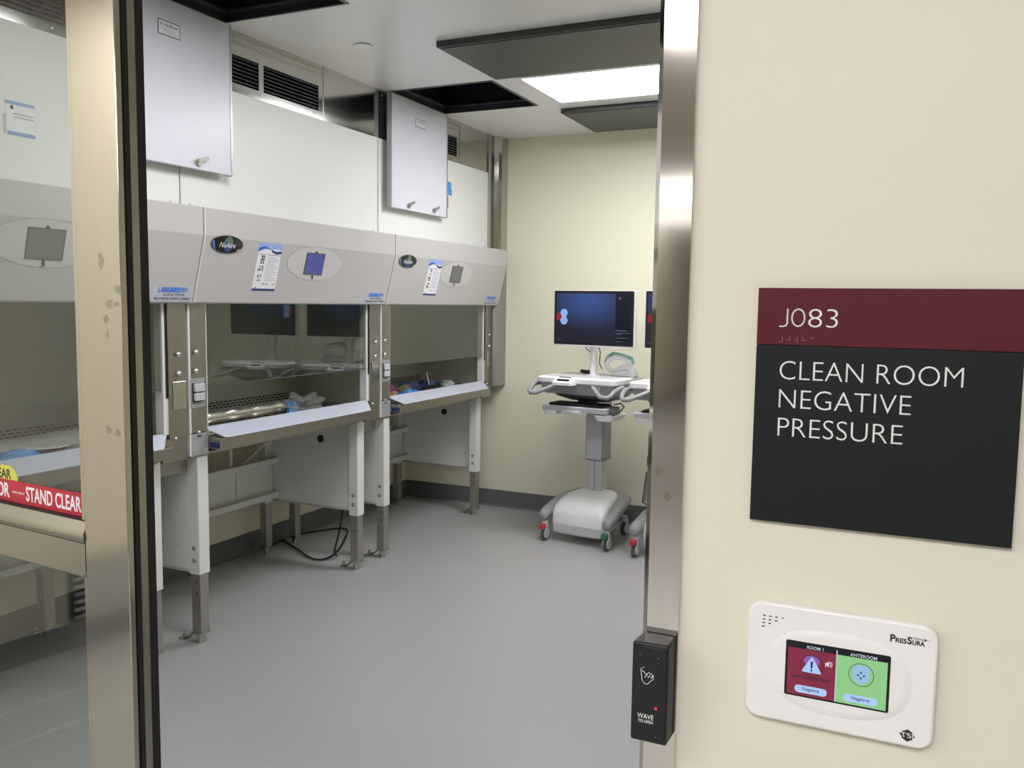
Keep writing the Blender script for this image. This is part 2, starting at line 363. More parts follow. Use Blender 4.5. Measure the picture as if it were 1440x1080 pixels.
def hatch(h, latches, lab, lab_xy, dy):
    x0, y0, x1, y1 = h
    t = thing('access_hatch', ((x0+x1)/2, (y0+y1)/2, ZC), lab, 'ceiling hatch', 'open ceiling access hatches above the cabinets')
    a = MB(); zt = ZC+0.5
    a.box(x0-0.01, y0-0.01, zc1, x0, y1+0.01, zt).box(x1, y0-0.01, zc1, x1+0.01, y1+0.01, zt)
    a.box(x0, y0-0.01, zc1, x1, y0, zt).box(x0, y1, zc1, x1, y1+0.01, zt).box(x0-0.01, y0-0.01, zt, x1+0.01, y1+0.01, zt+0.01)
    a.build('shaft', duct_m, t)
    f = MB()
    for (q0, q1, z0, z1) in ((0.0, 0.012, ZC-0.004, ZC+0.05), (0.012, 0.035, ZC+0.03, ZC+0.04)):
        f.box(x0+q0, y0+q0, z0, x0+q1, y1-q0, z1).box(x1-q1, y0+q0, z0, x1-q0, y1-q0, z1)
        f.box(x0+q1, y0+q0, z0, x1-q1, y0+q1, z1).box(x0+q1, y1-q1, z0, x1-q1, y1-q0, z1)
    f.build('frame', frame_d, t, bevel=0.001)
    d0, d1 = y0-0.01+dy, y1+0.01+dy
    zb = 2.025; X = -2.685
    d = MB().box(X-0.022, d0, zb, X, d1, ZC-0.006).build('door', hatch_m, t, bevel=0.003)
    for dd in (d0, d1): MB().box(X-0.024, dd-0.006, zb-0.002, X+0.002, dd+0.006, ZC-0.01).build('edge_trim', silver, d)
    MB().box(X-0.02, d0+0.05, ZC-0.008, X-0.008, d1-0.05, ZC+0.004).build('hinge', frame_d, t)
    F = Fr((X, 0, 0), (0, 1, 0), (0, 0, 1), (1, 0, 0))
    for ly in latches:
        k = MB().cyl((X, ly, zb+0.028), (X+0.012, ly, zb+0.028), 0.014, 16).build('latch', leg_steel, t, bevel=0.001)
        MB().add([Vector((X+0.010, ly-0.006, zb+0.024)), Vector((X+0.010, ly+0.05, zb+0.044)), Vector((X+0.010, ly+0.046, zb+0.058)), Vector((X+0.010, ly-0.010, zb+0.036)),
                  Vector((X+0.016, ly-0.006, zb+0.024)), Vector((X+0.016, ly+0.05, zb+0.044)), Vector((X+0.016, ly+0.046, zb+0.058)), Vector((X+0.016, ly-0.010, zb+0.036))],
                 [(3, 2, 1, 0), (4, 5, 6, 7), (0, 1, 5, 4), (1, 2, 6, 5), (2, 3, 7, 6), (3, 0, 4, 7)]).build('cam_lever', leg_steel, k)
    ya, yb, za, zbb = lab_xy
    n = MB().rect(F, ya, za, yb, zbb, 0.0, 0.0012).build('label_plate', ink, t)
    MB().rect(F, ya+0.003, za+0.003, yb-0.003, zbb-0.003, 0.0012, 0.0016).build('label_face', paper, n)
    wd = yb-ya; hh = zbb-za
    txt(F, 'Hardbraun', ya+wd*0.30, za+hh*0.62, wd*0.6, hh*0.2, ink, n, c=0.0016)
    q = MB().disc(F, ya+wd*0.15, za+hh*0.72, wd*0.05, wd*0.05, 0.0016, 0.002)
    for i in range(4): q.rect(F, ya+wd*0.2, za+hh*(0.16+0.1*i), ya+wd*(0.85-0.1*(i % 2)), za+hh*(0.18+0.1*i), 0.0016, 0.002)
    tag(q.build('fine_print', ink_l, n), kind='stuff')
hatch(H1, [2.742], 'open ceiling hatch nearest the door, white door hanging down with one latch showing', (2.55, 2.66, 2.512, 2.568), 0.0)
hatch(H2, [4.375, 4.665], 'farther open ceiling hatch, white door hanging down with two latches', (4.452, 4.565, 2.513, 2.56), 0.0)

# ------------------------------------------------------------------ safety cabinets (built once at the middle place, then copied)
PITCH = 1.44; Y0 = 2.716
def L(y): return Y0+y
cab = thing('safety_cabinet', (-3.0, Y0+0.72, 0), '', 'safety cabinet', 'biological safety cabinets along the left wall')
XC = -2.735
# shell of the work chamber
s = MB()
s.box(-3.30, L(0.10), 0.84, -3.25, L(1.34), 1.80)
s.box(-3.30, L(1.335), 0.84, -2.752, L(1.43), 1.80).box(-3.30, L(0.01), 0.84, -2.752, L(0.105), 1.80)
s.box(-3.25, L(0.105), 1.66, -2.752, L(1.335), 1.80)
s.build('work_chamber', steel_in, cab, bevel=0.002)
MB().box(-3.25, L(0.105), 0.83, -2.80, L(1.335), 0.905).build('work_surface', steel_cab, cab, bevel=0.003)
g = MB().box(-2.80, L(0.105), 0.84, -2.752, L(1.335), 0.896).build('front_grille', mat('dark_grille', (52, 52, 50), 0.4, 0.7), cab)
q = MB()
for i in range(46):
    y = 0.13+i*0.026; q.box(-2.795, L(y), 0.896, -2.757, L(y+0.012), 0.8975)
tag(q.build('grille_slot', dark_hole, g), kind='stuff')
q = MB()
for r_ in range(3):
    for i in range(36):
        y = 0.14+i*0.0325+(0.016 if r_ % 2 else 0); z = 0.935+r_*0.014
        q.box(-3.2505, L(y), z, -3.2485, L(y+0.022), z+0.0065)
tag(q.build('exhaust_slot', dark_hole, cab), kind='stuff')
MB().box(-3.249, L(0.105), 1.07, -3.243, L(1.335), 1.074).build('seam_strip', steel_cab, cab)
# hood
pr = [(-2.74, 1.862), (-2.633, 1.87), (-2.630, 1.866), (-2.630, 1.757), (-2.698, 1.486), (-2.704, 1.480), (-2.748, 1.480), (-2.80, 1.60), (-2.80, 1.862)]
def ext_y(pr, y0, y1):
    n = len(pr); vs = [(x, y0, z) for x, z in pr]+[(x, y1, z) for x, z in pr]
    return MB().add(vs, [tuple(range(n)), tuple(range(n, 2*n))]+[(i, (i+1) % n, (i+1) % n+n, i+n) for i in range(n)])
ext_y(pr, L(0.006), L(1.434)).build('hood', grey_pc, cab, sm=False, bevel=0.002)
pr2 = [(x+0.001 if x > -2.72 else x, z) for x, z in pr]
ext_y(pr2, L(0.0005), L(0.006)).build('edge_trim', white_pc, cab, sm=False)
FS = Fr((-2.630, Y0, 1.757), (0, 1, 0), (-0.068, 0, -0.271), (1, 0, 0))      # sloped lower face; v runs up
vv = Vector((0.068, 0, 0.271)).normalized(); FS = Fr((-2.630, Y0, 1.757), (0, 1, 0), vv, Vector((0, 1, 0)).cross(vv))
def sv(z): return (z-1.757)/vv.z
# oval badge
bd = MB().disc(FS, 0.134, sv(1.729), 0.094, 0.0385, 0, 0.003).build('badge', black_gl, cab)
MB().ring(FS, 0.134, sv(1.729), 0.094, 0.0385, 0.0015, 0.003, 0.0036).build('badge_rim', grey_pl, bd)
MB().disc(FS, 0.140, sv(1.731), 0.027, 0.034, 0.003, 0.0034).build('globe', mat('globe_blue', (52, 72, 128), 0.4, var=0.5, vscale=40), bd)
MB().prism(FS, [(0.118, sv(1.735)), (0.122, sv(1.752)), (0.136, sv(1.763)), (0.152, sv(1.758)), (0.164, sv(1.745)), (0.162, sv(1.73)), (0.150, sv(1.737)), (0.140, sv(1.728)), (0.13, sv(1.742))], 0.0034, 0.0037).build('globe_land', mat('globe_green', (96, 122, 88), 0.4, var=0.3, vscale=60), bd)
MB().prism(FS, [(0.046, sv(1.738)), (0.050, sv(1.722)), (0.062, sv(1.708)), (0.070, sv(1.703)), (0.062, sv(1.725)), (0.058, sv(1.742))], 0.003, 0.0034).build('badge_glow', mat('badge_blue', (80, 120, 190), 0.4), bd)
MB().prism(FS, [(0.19, sv(1.706)), (0.205, sv(1.713)), (0.222, sv(1.716)), (0.214, sv(1.706)), (0.20, sv(1.700))], 0.003, 0.0034).build('badge_glow', mat('badge_grey', (150, 148, 142), 0.4), bd)
txt(FS, 'NuAire', 0.088, sv(1.716), 0.094, 0.022, letter_w, bd, c=0.0037, shear=0.35)
# display
dp = MB().disc(FS, 0.745, sv(1.677), 0.208, 0.082, -0.001, 0.0012, k=48).build('display_panel', oval_pc, cab)
MB().ring(FS, 0.745, sv(1.677), 0.210, 0.084, 0.0022, 0, 0.0007, k=56).build('panel_gap', grey_pl, dp)
MB().rect(FS, 0.668, sv(1.624), 0.808, sv(1.727), 0.0012, 0.004).build('display_bezel', dgrey_pl, dp)
disp = MB().rect(FS, 0.674, sv(1.628), 0.802, sv(1.723), 0.004, 0.0046).build('display_screen', mat('unlit_display', (112, 113, 112), 0.3), dp)
MB().dome(FS.p(0.738, sv(1.733), 0.001), FS.n, 0.004, 0.004).box(*(FS.p(0.73, sv(1.731), 0.001)), *(FS.p(0.746, sv(1.727), 0.005))).build('latch', ink, dp)
MB().dome(FS.p(0.738, sv(1.618), 0.001), FS.n, 0.004, 0.004).box(*(FS.p(0.733, sv(1.622), 0.001)), *(FS.p(0.743, sv(1.603), 0.004))).build('latch', ink, dp)
# name label, lower right corner of the hood
nl = MB().rect(FS, 1.215, sv(1.487), 1.428, sv(1.547), 0, 0.0008).build('name_label', mat('label_backing', (188, 190, 200), 0.4), cab)
MB().prism(FS, [(1.262, sv(1.523)), (1.372, sv(1.523)), (1.376, sv(1.545)), (1.266, sv(1.545))], 0.0008, 0.001).build('label_stripe', mat('label_pale_blue', (126, 168, 222), 0.4), nl)
txt(FS, 'LABGARD', 1.246, sv(1.5235), 0.112, 0.0205, blue, nl, c=0.001, off=0.02, shear=0.2)
MB().ring(FS, 1.382, sv(1.534), 0.016, 0.0105, 0.002, 0.0008, 0.0012).build('label_ring', blue, nl)
txt(FS, 'ES', 1.372, sv(1.529), 0.019, 0.0105, blue, nl, c=0.001, off=0.02)
txt(FS, 'CLASS II, TYPE B2', 1.272, sv(1.509), 0.112, 0.0095, ink, nl, c=0.001, off=0.01)
txt(FS, 'BIOLOGICAL SAFETY CABINET', 1.232, sv(1.4945), 0.186, 0.0095, ink, nl, c=0.001, off=0.01)
# side columns
FX = Fr((XC, Y0, 0), (0, 1, 0), (0, 0, 1), (1, 0, 0))
c1 = MB().box(XC-0.015, L(0.006), 0.935, XC, L(0.105), 1.482).build('side_column', steel_cab, cab, bevel=0.001)
c2 = MB().box(XC-0.015, L(1.336), 0.925, XC, L(1.434), 1.482).build('side_column', steel_cab, cab, bevel=0.001)
MB().box(XC-0.015, L(0.0005), 0.935, XC+0.004, L(0.010), 1.482).build('seam_trim', white_pc, cab)
for (col, y, z) in ((c1, 0.041, 1.277), (c1, 0.040, 1.198), (c2, 1.386, 1.272), (c2, 1.385, 1.193)):
    MB().cyl((XC, L(y), z), (XC+0.005, L(y), z), 0.006, 12).dome((XC+0.005, L(y), z), (1, 0, 0), 0.0115, 0.010).build('knob', chrome, col)
o1 = MB().rrect(FX, 0.006, 1.042, 0.088, 1.165, 0.003, 0, 0.006).build('outlet_plate', grey_pl, cab, bevel=0.001)
for z in (1.072, 1.110):
    MB().rrect(FX, 0.020, z, 0.076, z+0.033, 0.004, 0.006, 0.020).build('outlet_cover', lgrey_pl, o1, bevel=0.002)
MB().rect(FX, 0.016, 1.066, 0.024, 1.148, 0.006, 0.010).rect(FX, 0.02, 1.1035, 0.076, 1.108, 0.006, 0.013).rect(FX, 0.022, 1.0665, 0.07, 1.072, 0.006, 0.012).build('outlet_seal', ink, o1)
o2 = MB().rrect(FX, 1.354, 1.044, 1.426, 1.160, 0.003, 0, 0.004).build('blank_plate', steel_pol, cab, bevel=0.002)
for z in (1.057, 1.147): MB().dome(FX.p(1.39, z, 0.004), (1, 0, 0), 0.003, 0.0015).build('screw', grey_pl, o2)
# sash, track and gasket
MB().box(XC-0.018, L(0.1), 1.13, XC-0.012, L(1.315), 1.60).build('sash', glass_s, cab, sm=False)
MB().box(XC-0.020, L(0.1), 1.1265, XC-0.0115, L(1.315), 1.130).build('sash_edge', dgrey_pl, cab)
MB().box(XC-0.05, L(1.312), 0.945, XC-0.006, L(1.336), 1.482).build('sash_track', white_pc, cab)
MB().box(XC-0.008, L(1.325), 1.095, XC-0.003, L(1.336), 1.482).build('sash_gasket', black, cab)
MB().box(XC-0.05, L(0.105), 0.945, XC-0.006, L(0.115), 1.482).build('sash_track', white_pc, cab)
# ledge, pan, base
lf = [(XC-0.02, 0.108), (XC-0.005, 0.106), (-2.662, 0.128), (-2.655, 0.150), (-2.655, 1.220), (-2.662, 1.238), (XC-0.005, 1.322), (XC-0.02, 1.322)]
n = len(lf)
def lz(x): return 0.944 + (x-(XC-0.005))*(-0.030/0.075)
vs = [(x, L(y), lz(x)) for x, y in lf]+[(x, L(y), lz(x)-0.004) for x, y in lf]
MB().add(vs, [tuple(range(n)), tuple(range(2*n-1, n-1, -1))]+[(i, (i+1) % n, (i+1) % n+n, i+n) for i in range(n)]).build('arm_ledge', ledge_m, cab, sm=False, bevel=0.0012)
MB().box(-2.76, L(0.112), 0.857, -2.672, L(1.30), 0.905).build('drain_pan', steel_cab, cab, bevel=0.003)
bs = MB().box(-3.36, L(0.012), 0.828, XC-0.003, L(0.112), 0.93).box(-3.36, L(1.30), 0.828, XC-0.003, L(1.434), 0.925).box(-3.36, L(0.112), 0.828, -2.76, L(1.3), 0.842)
bs.build('base_frame', steel_cab, cab, bevel=0.002)
MB().box(XC-0.01, L(0.0005), 0.838, XC+0.003, L(0.008), 0.933).build('seam_trim', white_pc, cab)
for (y, z) in ((0.055, 0.934), (1.365, 0.926)):
    MB().dome((XC, L(y), z), (1, 0, 0), 0.008, 0.008).build('screw', chrome, cab)
d = MB().rect(FX, 0.008, 0.838, 0.108, 0.930, -0.003, -0.0005).build('data_plate', mat('foil_label', (176, 180, 180), 0.35, 0.3, var=0.15, vscale=60), cab)
q = MB()
for i in range(9):
    z = 0.846+i*0.0085
    a = 0.014
    while a < 0.098:
        ww = random.uniform(0.004, 0.014); q.rect(FX, a, z, min(a+ww, 0.100), z+0.003, -0.0005, 0); a += ww+random.uniform(0.002, 0.006)
tag(q.build('fine_print', grey_pl, d), kind='stuff')
MB().rect(FX, 0.045, 0.914, 0.07, 0.921, -0.0005, 0.0003).build('heading_print', ink, d)
FY = Fr((0, L(0.112), 0), (1, 0, 0), (0, 0, 1), (0, -1, 0))
d = MB().rect(FY, -2.730, 0.861, -2.674, 0.887, 0, 0.0008).build('warning_label', navy, cab)
MB().rect(FY, -2.724, 0.866, -2.714, 0.882, 0.0008, 0.001).rect(FY, -2.708, 0.866, -2.696, 0.882, 0.0008, 0.001).build('label_symbol', ink, d)
# stand
def post(y0, y1, x0, x1, name='stand_post'):
    return MB().box(x0, L(y0), 0.31, x1, L(y1), 0.838).build(name, white_pc, cab, bevel=0.003)
for (y0, y1, s_) in ((0.050, 0.112, -1), (1.226, 1.290, 1)):
    for (x0, x1) in ((-2.80, -2.742), (-3.44, -3.385)):
        p_ = post(y0, y1, x0, x1)
        yb_ = y0 if s_ < 0 else y0
        if x0 > -3: 
            for z in (0.427, 0.374):
                MB().cyl((x0+0.03, L(y0)+0.001, z), (x0+0.03, L(y0)-0.004, z), 0.010, 12).dome((x0+0.03, L(y0)-0.004, z), (0, -1, 0), 0.007, 0.004).build('bolt', leg_steel, p_)
        lx0, lx1, ly0, ly1 = x0+0.004, x1-0.004, L(y0+0.006), L(y1-0.006)
        lg = MB().box(lx0, ly0, 0.045, lx1, ly1, 0.32).build('leg', leg_steel, cab, bevel=0.002)
        MB().box(lx0-0.004, ly0-0.004, 0.042, lx1+0.004, ly1+0.004, 0.05).cyl(((lx0+lx1)/2, (ly0+ly1)/2, 0.0), ((lx0+lx1)/2, (ly0+ly1)/2, 0.045), 0.018, 16).build('foot', steel_pol, lg)
        q = MB()
        for z in (0.275, 0.225): q.cyl(((lx0+lx1)/2+0.005, ly0+0.001, z), ((lx0+lx1)/2+0.005, ly0-0.0008, z), 0.005, 10)
        q.build('adjustment_hole', ink, lg)
        # seismic bracket with anchor bolt
        bx, by = lx0-0.065, (ly0+ly1)/2+0.005*s_
        q = MB().tube([(lx0+0.01, by, 0.05), (lx0-0.03, by, 0.02), (bx, by, 0.008)], 0.012, 6, flat=0.3)
        q.box(bx-0.02, by-0.018, 0.001, bx+0.02, by+0.018, 0.007).cyl((bx, by, 0.007), (bx, by, 0.035), 0.005, 10).cyl((bx, by, 0.008), (bx, by, 0.018), 0.010, 6)
        q.build('anchor_bracket', leg_steel, lg)
    ys = L(y0)-0.001 if s_ < 0 else L(y1)-0.002
    MB().box(-3.39, ys, 0.318, -2.798, ys+0.004, 0.838).box(-3.39, ys, 0.318, -2.798, ys+0.012, 0.33).build('side_panel', white_pc, cab)
    q = MB()
    for (x, z) in ((-2.86, 0.43), (-2.86, 0.59), (-2.95, 0.43), (-3.31, 0.43), (-3.31, 0.6)):
        q.dome((x, ys, z), (0, -1, 0), 0.004, 0.002)
    q.build('rivet', grey_pl, cab)
gm = Fr((0, L(1.290)-0.002, 0), (1, 0, 0), (0, 0, 1), (0, -1, 0))
MB().disc(gm, -3.036, 0.715, 0.022, 0.022, 0, 0.004).build('grommet', ink, cab)
for z in (0.345, 0.548):
    MB().box(-3.37, L(0.054), z, -3.335, L(1.286), z+0.034).build('crossbar', white_pc, cab, bevel=0.002)
for i in range(4):
    MB().box(-3.385, L(0.06+i*0.306), 0.37, -3.378, L(0.06+i*0.306+0.300), 0.56).build('back_panel', white_pc, cab)
MB().tube([(-3.35, L(0.99), 0.58), (-3.10, L(1.10), 0.835)], 0.011, 4, flat=0.3).build('brace', white_pc, cab)
MB().tube([(-3.37, L(0.93), 0.58), (-3.37, L(0.93), 0.83)], 0.010, 4).build('brace', white_pc, cab)

def parts(o, nm): return [c for c in o.children if c.name.split('.')[0] == nm]
cab['label'] = 'middle safety cabinet, its small hood display lit blue'
near = copy_tree(cab); near.location.y -= PITCH; near['label'] = 'nearest safety cabinet, partly seen through the glass of the sliding door'
far = copy_tree(cab); far.location.y += PITCH; far['label'] = 'farthest safety cabinet, next to the back wall, its hood display grey'
for k, lab in ((0, 'short steel rail bridging the stands of the nearest and middle cabinets'), (1, 'short steel rail bridging the stands of the middle and far cabinets')):
    y = Y0+(k-1)*PITCH
    tag(MB().box(-2.815, y+1.3035, 0.76, -2.80, y+1.489, 0.827).build('filler_rail', leg_steel, None, at=(-2.81, y+1.39, 0.79)), lab, 'rail')
# the lit display of the middle one
disp.data = disp.data.copy(); disp.data.materials[0] = emis('lit_blue_display', (92, 100, 176), 0.55)
# closing strip at the end of the far hood
ext_y(pr2, L(PITCH+1.434), L(PITCH+1.45)).build('end_cap', grey_pc, far, sm=False)

# closure panels above the hoods
for k in range(3):
    y0 = Y0+(k-1)*PITCH
    y1 = y0+PITCH-0.006 if k < 2 else 5.53
    lab = ['white closure panel above the nearest cabinet, carrying the taped notice', 'plain white closure panel above the middle cabinet', 'white closure panel above the farthest cabinet, with blue tape near its middle'][k]
    t = thing('closure_panel', (XC, y0+0.7, 1.87), lab, 'panel', 'white panels above the cabinets')
    yo = -0.02
    MB().box(XC-0.02, y0+0.003+yo, 1.872, XC, y1+(yo if k < 2 else 0), 2.398).build('panel', closure_m, t, bevel=0.0015)
    MB().box(XC-0.01, y0-0.004+yo, 1.872, XC+0.002, y0+0.003+yo, 2.398).build('joint_strip', oval_pc, t)
    q = MB()
    for yy in (y0+0.03, y1-0.07): q.dome((XC, yy, 1.885), (1, 0, 0), 0.007, 0.004)
    q.build('screw', chrome, t)
    # vent strip above
    t = thing('vent_strip', (XC, y0+0.7, 2.4), ['stainless vent strip above the nearest cabinet, seen through glass', 'stainless vent strip with two louvred openings beside the nearest hanging hatch door', 'stainless vent strip between the farther hatch door and the corner post'][k], 'vent', 'stainless vent strips under the ceiling')
    za, zb, zo0, zo1 = 2.398, ZC, 2.437, 2.557
    XV = XC-0.002
    f = MB()
    y1v = min(y1+0.004, 5.60)
    f.box(XV-0.012, y0, za, XV, y1v, zo0).box(XV-0.012, y0, zo1, XV, y1v, zb)
    f.box(XV-0.012, y0, zo0, XV, y0+0.06, zo1).box(XV-0.012, y0+0.460, zo0, XV, y0+0.492, zo1).box(XV-0.012, y0+0.895, zo0, XV, y1v, zo1)
    f.build('vent_frame', steel_pol, t, sm=False)
    MB().box(XV, y0+0.02, 2.604, XV+0.004, y0+0.93, 2.612).box(XV, y0+0.02, 2.63, XV+0.006, y0+0.93, 2.642).box(XV, y0+0.93, za, XV+0.002, y0+0.934, zb).build('flange', steel, t)
    MB().box(XV-0.10, y0+0.05, zo0-0.01, XV-0.09, y0+0.9, zo1+0.01).build('duct_backing', dark_hole, t)
    for (a, b) in ((0.06, 0.460), (0.492, 0.895)):
        for i in range(7):
            z = zo0+0.010+i*0.0168
            MB().add([(XV-0.002, y0+a, z), (XV-0.002, y0+b, z), (XV-0.002, y0+b, z+0.0025), (XV-0.002, y0+a, z+0.0025), (XV-0.035, y0+a, z+0.016), (XV-0.035, y0+b, z+0.016), (XV-0.035, y0+b, z+0.0185), (XV-0.035, y0+a, z+0.0185)],
                     [(3, 2, 1, 0), (4, 5, 6, 7), (0, 1, 5, 4), (1, 2, 6, 5), (2, 3, 7, 6), (3, 0, 4, 7)]).build('slat', dgrey_pl, t, sm=False)
    q = MB()
    for (yy, zz) in ((0.475, 2.418), (0.475, 2.575), (0.86, 2.418), (0.86, 2.575), (0.10, 2.418), (0.475, 2.622), (0.86, 2.655)): q.dome((XV, y0+yy, zz), (1, 0, 0), 0.005, 0.003)
    q.build('screw', chrome, t)

# ------------------------------------------------------------------ sheets taped to the cabinets
def flyer(y, tag_l):
    F = Fr(FS.p(0, 0, 0.0006)+Vector((0, y, 0)), FS.u, FS.v, FS.n)
    t = thing('flyer', F.p(0.405, sv(1.54)), tag_l, 'flyer', 'leaflets stuck on the cabinet hoods')
    W0, W1, B, T = 0.330, 0.484, sv(1.540), sv(1.752)
    Hh = T-B; Wd = W1-W0
    MB().rect(F, W0, B, W1, T, 0, 0.0008).build('sheet', paper, t)
    MB().rect(F, W0, T-Hh*0.13, W1, T, 0.0008, 0.001).build('header_print', blue_l, t)
    top = [(W0+Wd*i/16, T-Hh*(0.13-0.055*math.sin(i/16*math.pi*1.9+0.1))) for i in range(17)]
    bot = [(W0+Wd*i/16, T-Hh*(0.17-0.05*math.sin(i/16*math.pi*1.9-0.5)+0.0*i)) for i in range(16, -1, -1)]
    MB().prism(F, top+bot, 0.001, 0.0012).build('wave_print', blue, t)
    MB().prism(F, [(W0+Wd*0.55, T-Hh*0.13), (W0+Wd*0.75, T-Hh*0.17), (W1, T-Hh*0.15), (W1, T-Hh*0.21), (W0+Wd*0.78, T-Hh*0.225), (W0+Wd*0.6, T-Hh*0.19)], 0.0012, 0.0014).build('wave_print', navy, t)
    MB().rect(F, W0, B, W1, B+Hh*0.045, 0.0008, 0.0012).build('footer_print', navy, t)
    q = MB()
    for (a, b, c_, d_) in ((0.17, 0.56, 0.33, 0.74), (0.11, 0.41, 0.33, 0.52), (0.13, 0.20, 0.31, 0.35)):
        for i in range(5):
            for j in range(5):
                if random.random() < 0.62: q.rect(F, W0+Wd*(a+(c_-a)*i/5), B+Hh*(b+(d_-b)*j/5), W0+Wd*(a+(c_-a)*(i+1)/5), B+Hh*(b+(d_-b)*(j+0.9)/5), 0.0008, 0.0011)
    for a in (0.42, 0.56, 0.85): q.rect(F, W0+Wd*a, B+Hh*0.13, W0+Wd*(a+0.07), B+Hh*0.155, 0.0008, 0.0011)
    q.prism(F, [(W0+Wd*0.09, B+Hh*0.05), (W0+Wd*0.19, B+Hh*0.05), (W0+Wd*0.14, B+Hh*0.085)], 0.0008, 0.0011)
    tag(q.build('picture_print', dgrey_pl, t), kind='stuff')
    q = MB()
    for i in range(12): q.rect(F, W0+Wd*0.44, B+Hh*(0.22+0.043*i), W0+Wd*(0.92-0.12*(i % 3 == 2)), B+Hh*(0.231+0.043*i), 0.0008, 0.0011)
    q.rect(F, W0+Wd*0.05, T-Hh*0.245, W0+Wd*0.4, T-Hh*0.232, 0.0008, 0.0011)
    tag(q.build('text_line', ink_l, t), kind='stuff')
    txt(F, 'ergonomics', W0+Wd*0.44, T-Hh*0.262, Wd*0.5, Hh*0.035, dgrey_pl, t, c=0.0008)
flyer(0, 'tall leaflet with blue wave header stuck on the middle cabinet hood')
flyer(PITCH+0.05, 'tall leaflet with blue wave header stuck on the farthest cabinet hood')
# notice on the near closure panel
F = Fr((XC, 0, 0), (0, 1, 0), (0, 0, 1), (1, 0, 0))
t = thing('paper_notice', (XC, 2.0, 2.08), 'white paper notice held by blue tape on the panel above the nearest cabinet', 'notice')
MB().rect(F, 1.952, 2.038, 2.052, 2.137, 0.0005, 0.0012).build('sheet', paper, t)
MB().rect(F, 1.948, 2.129, 2.054, 2.140, 0.0012, 0.0018).rect(F, 1.955, 2.030, 2.054, 2.042, 0.0012, 0.0018).build('tape', tape_p, t)
MB().disc(F, 1.972, 2.120, 0.006, 0.007, 0.0012, 0.0016).build('emblem', ink, t)
q = MB()
for z, a, b in ((2.098, 1.978, 2.046), (2.087, 1.980, 2.050)):
    y = a
    while y < b: q.rect(F, y, z, y+0.0045, z+0.005, 0.0012, 0.0015); y += 0.0066
tag(q.build('text_line', grey_pl, t), kind='stuff')
MB().rect(F, 1.942, 2.034, 1.951, 2.095, 0.0003, 0.002).build('folded_edge', lgrey_pl, t)
o = MB().prism(F, [(4.84, 2.185), (4.982, 2.178), (4.985, 2.218), (4.975, 2.222), (4.975, 2.262), (4.84, 2.27)], 0.0002, 0.0012).build('blue_tape', tape_b, None, at=(XC, 4.9, 2.2))
tag(o, 'strip of blue tape on the white panel beside the farther hatch door', 'tape')
o = MB().rect(F, 4.84, 2.095, 4.935, 2.172, 0.0002, 0.0015).build('red_tag', mat('dark_red_tag', (120, 28, 34), 0.5), None, at=(XC, 4.9, 2.13))
tag(o, 'small dark red tag just below the blue tape', 'tag')

# ------------------------------------------------------------------ contents of the cabinets
def crumple(name, c, size, m, label, cat, seed=0, parent=None, amp=0.35, k=14, group=None, rot=0):
    vs = []; fs = []; cx, cy, cz = c
    for i in range(k+1):
        th = math.pi/2*i/k
        for j_ in range(2*k):
            ph = math.pi*j_/k
            d = Vector((math.cos(th)*math.cos(ph), math.cos(th)*math.sin(ph), math.sin(th)))
            nn = 1+amp*noise.noise(d*2.2+Vector((seed*3.1, 0, 0)))+amp*0.5*noise.noise(d*6+Vector((0, seed, 0)))
            x, y = d.x*size[0]/2*nn, d.y*size[1]/2*nn
            vs.append((cx+x*math.cos(rot)-y*math.sin(rot), cy+x*math.sin(rot)+y*math.cos(rot), cz+max(0, d.z)*size[2]*nn))
    for i in range(k):
        for j_ in range(2*k): fs.append((i*2*k+j_, i*2*k+(j_+1) % (2*k), (i+1)*2*k+(j_+1) % (2*k), (i+1)*2*k+j_))
    fs.append(tuple(range(2*k-1, -1, -1)))
    o = MB().add(vs, fs).build(name, m, parent, deg=50, at=c)
    if parent is None: tag(o, label, cat, group)
    return o
WZ = 0.906
def sheet(name, pts, z, m, label, cat, seed=1, amp=0.006):
    """a thin rumpled sheet over a quad"""
    k = 12; vs = []; fs = []
    for s_ in (0.0025, 0):
        for i in range(k+1):
            for j_ in range(k+1):
                a, b = i/k, j_/k
                p = (Vector(pts[0])*(1-a)*(1-b)+Vector(pts[1])*a*(1-b)+Vector(pts[2])*a*b+Vector(pts[3])*(1-a)*b)
                vs.append((p.x, p.y, z+s_+amp*(0.8+noise.noise(Vector((a*3+seed, b*3, 0))))))
    n = (k+1)**2
    for i in range(k):
        for j_ in range(k):
            a = i*(k+1)+j_; fs.append((a, a+1, a+k+2, a+k+1)); fs.append((n+a, n+a+k+1, n+a+k+2, n+a+1))
    edge = [i*(k+1) for i in range(k+1)]+[k*(k+1)+j_ for j_ in range(1, k+1)]+[i*(k+1)+k for i in range(k-1, -1, -1)]+[j_ for j_ in range(k-1, 0, -1)]
    for i in range(len(edge)):
        a, b = edge[i], edge[(i+1) % len(edge)]; fs.append((a, b, b+n, a+n))
    c0 = Vector(pts[0]); o = MB().add(vs, fs).build(name, m, None, at=(c0.x, c0.y, z)); return tag(o, label, cat)
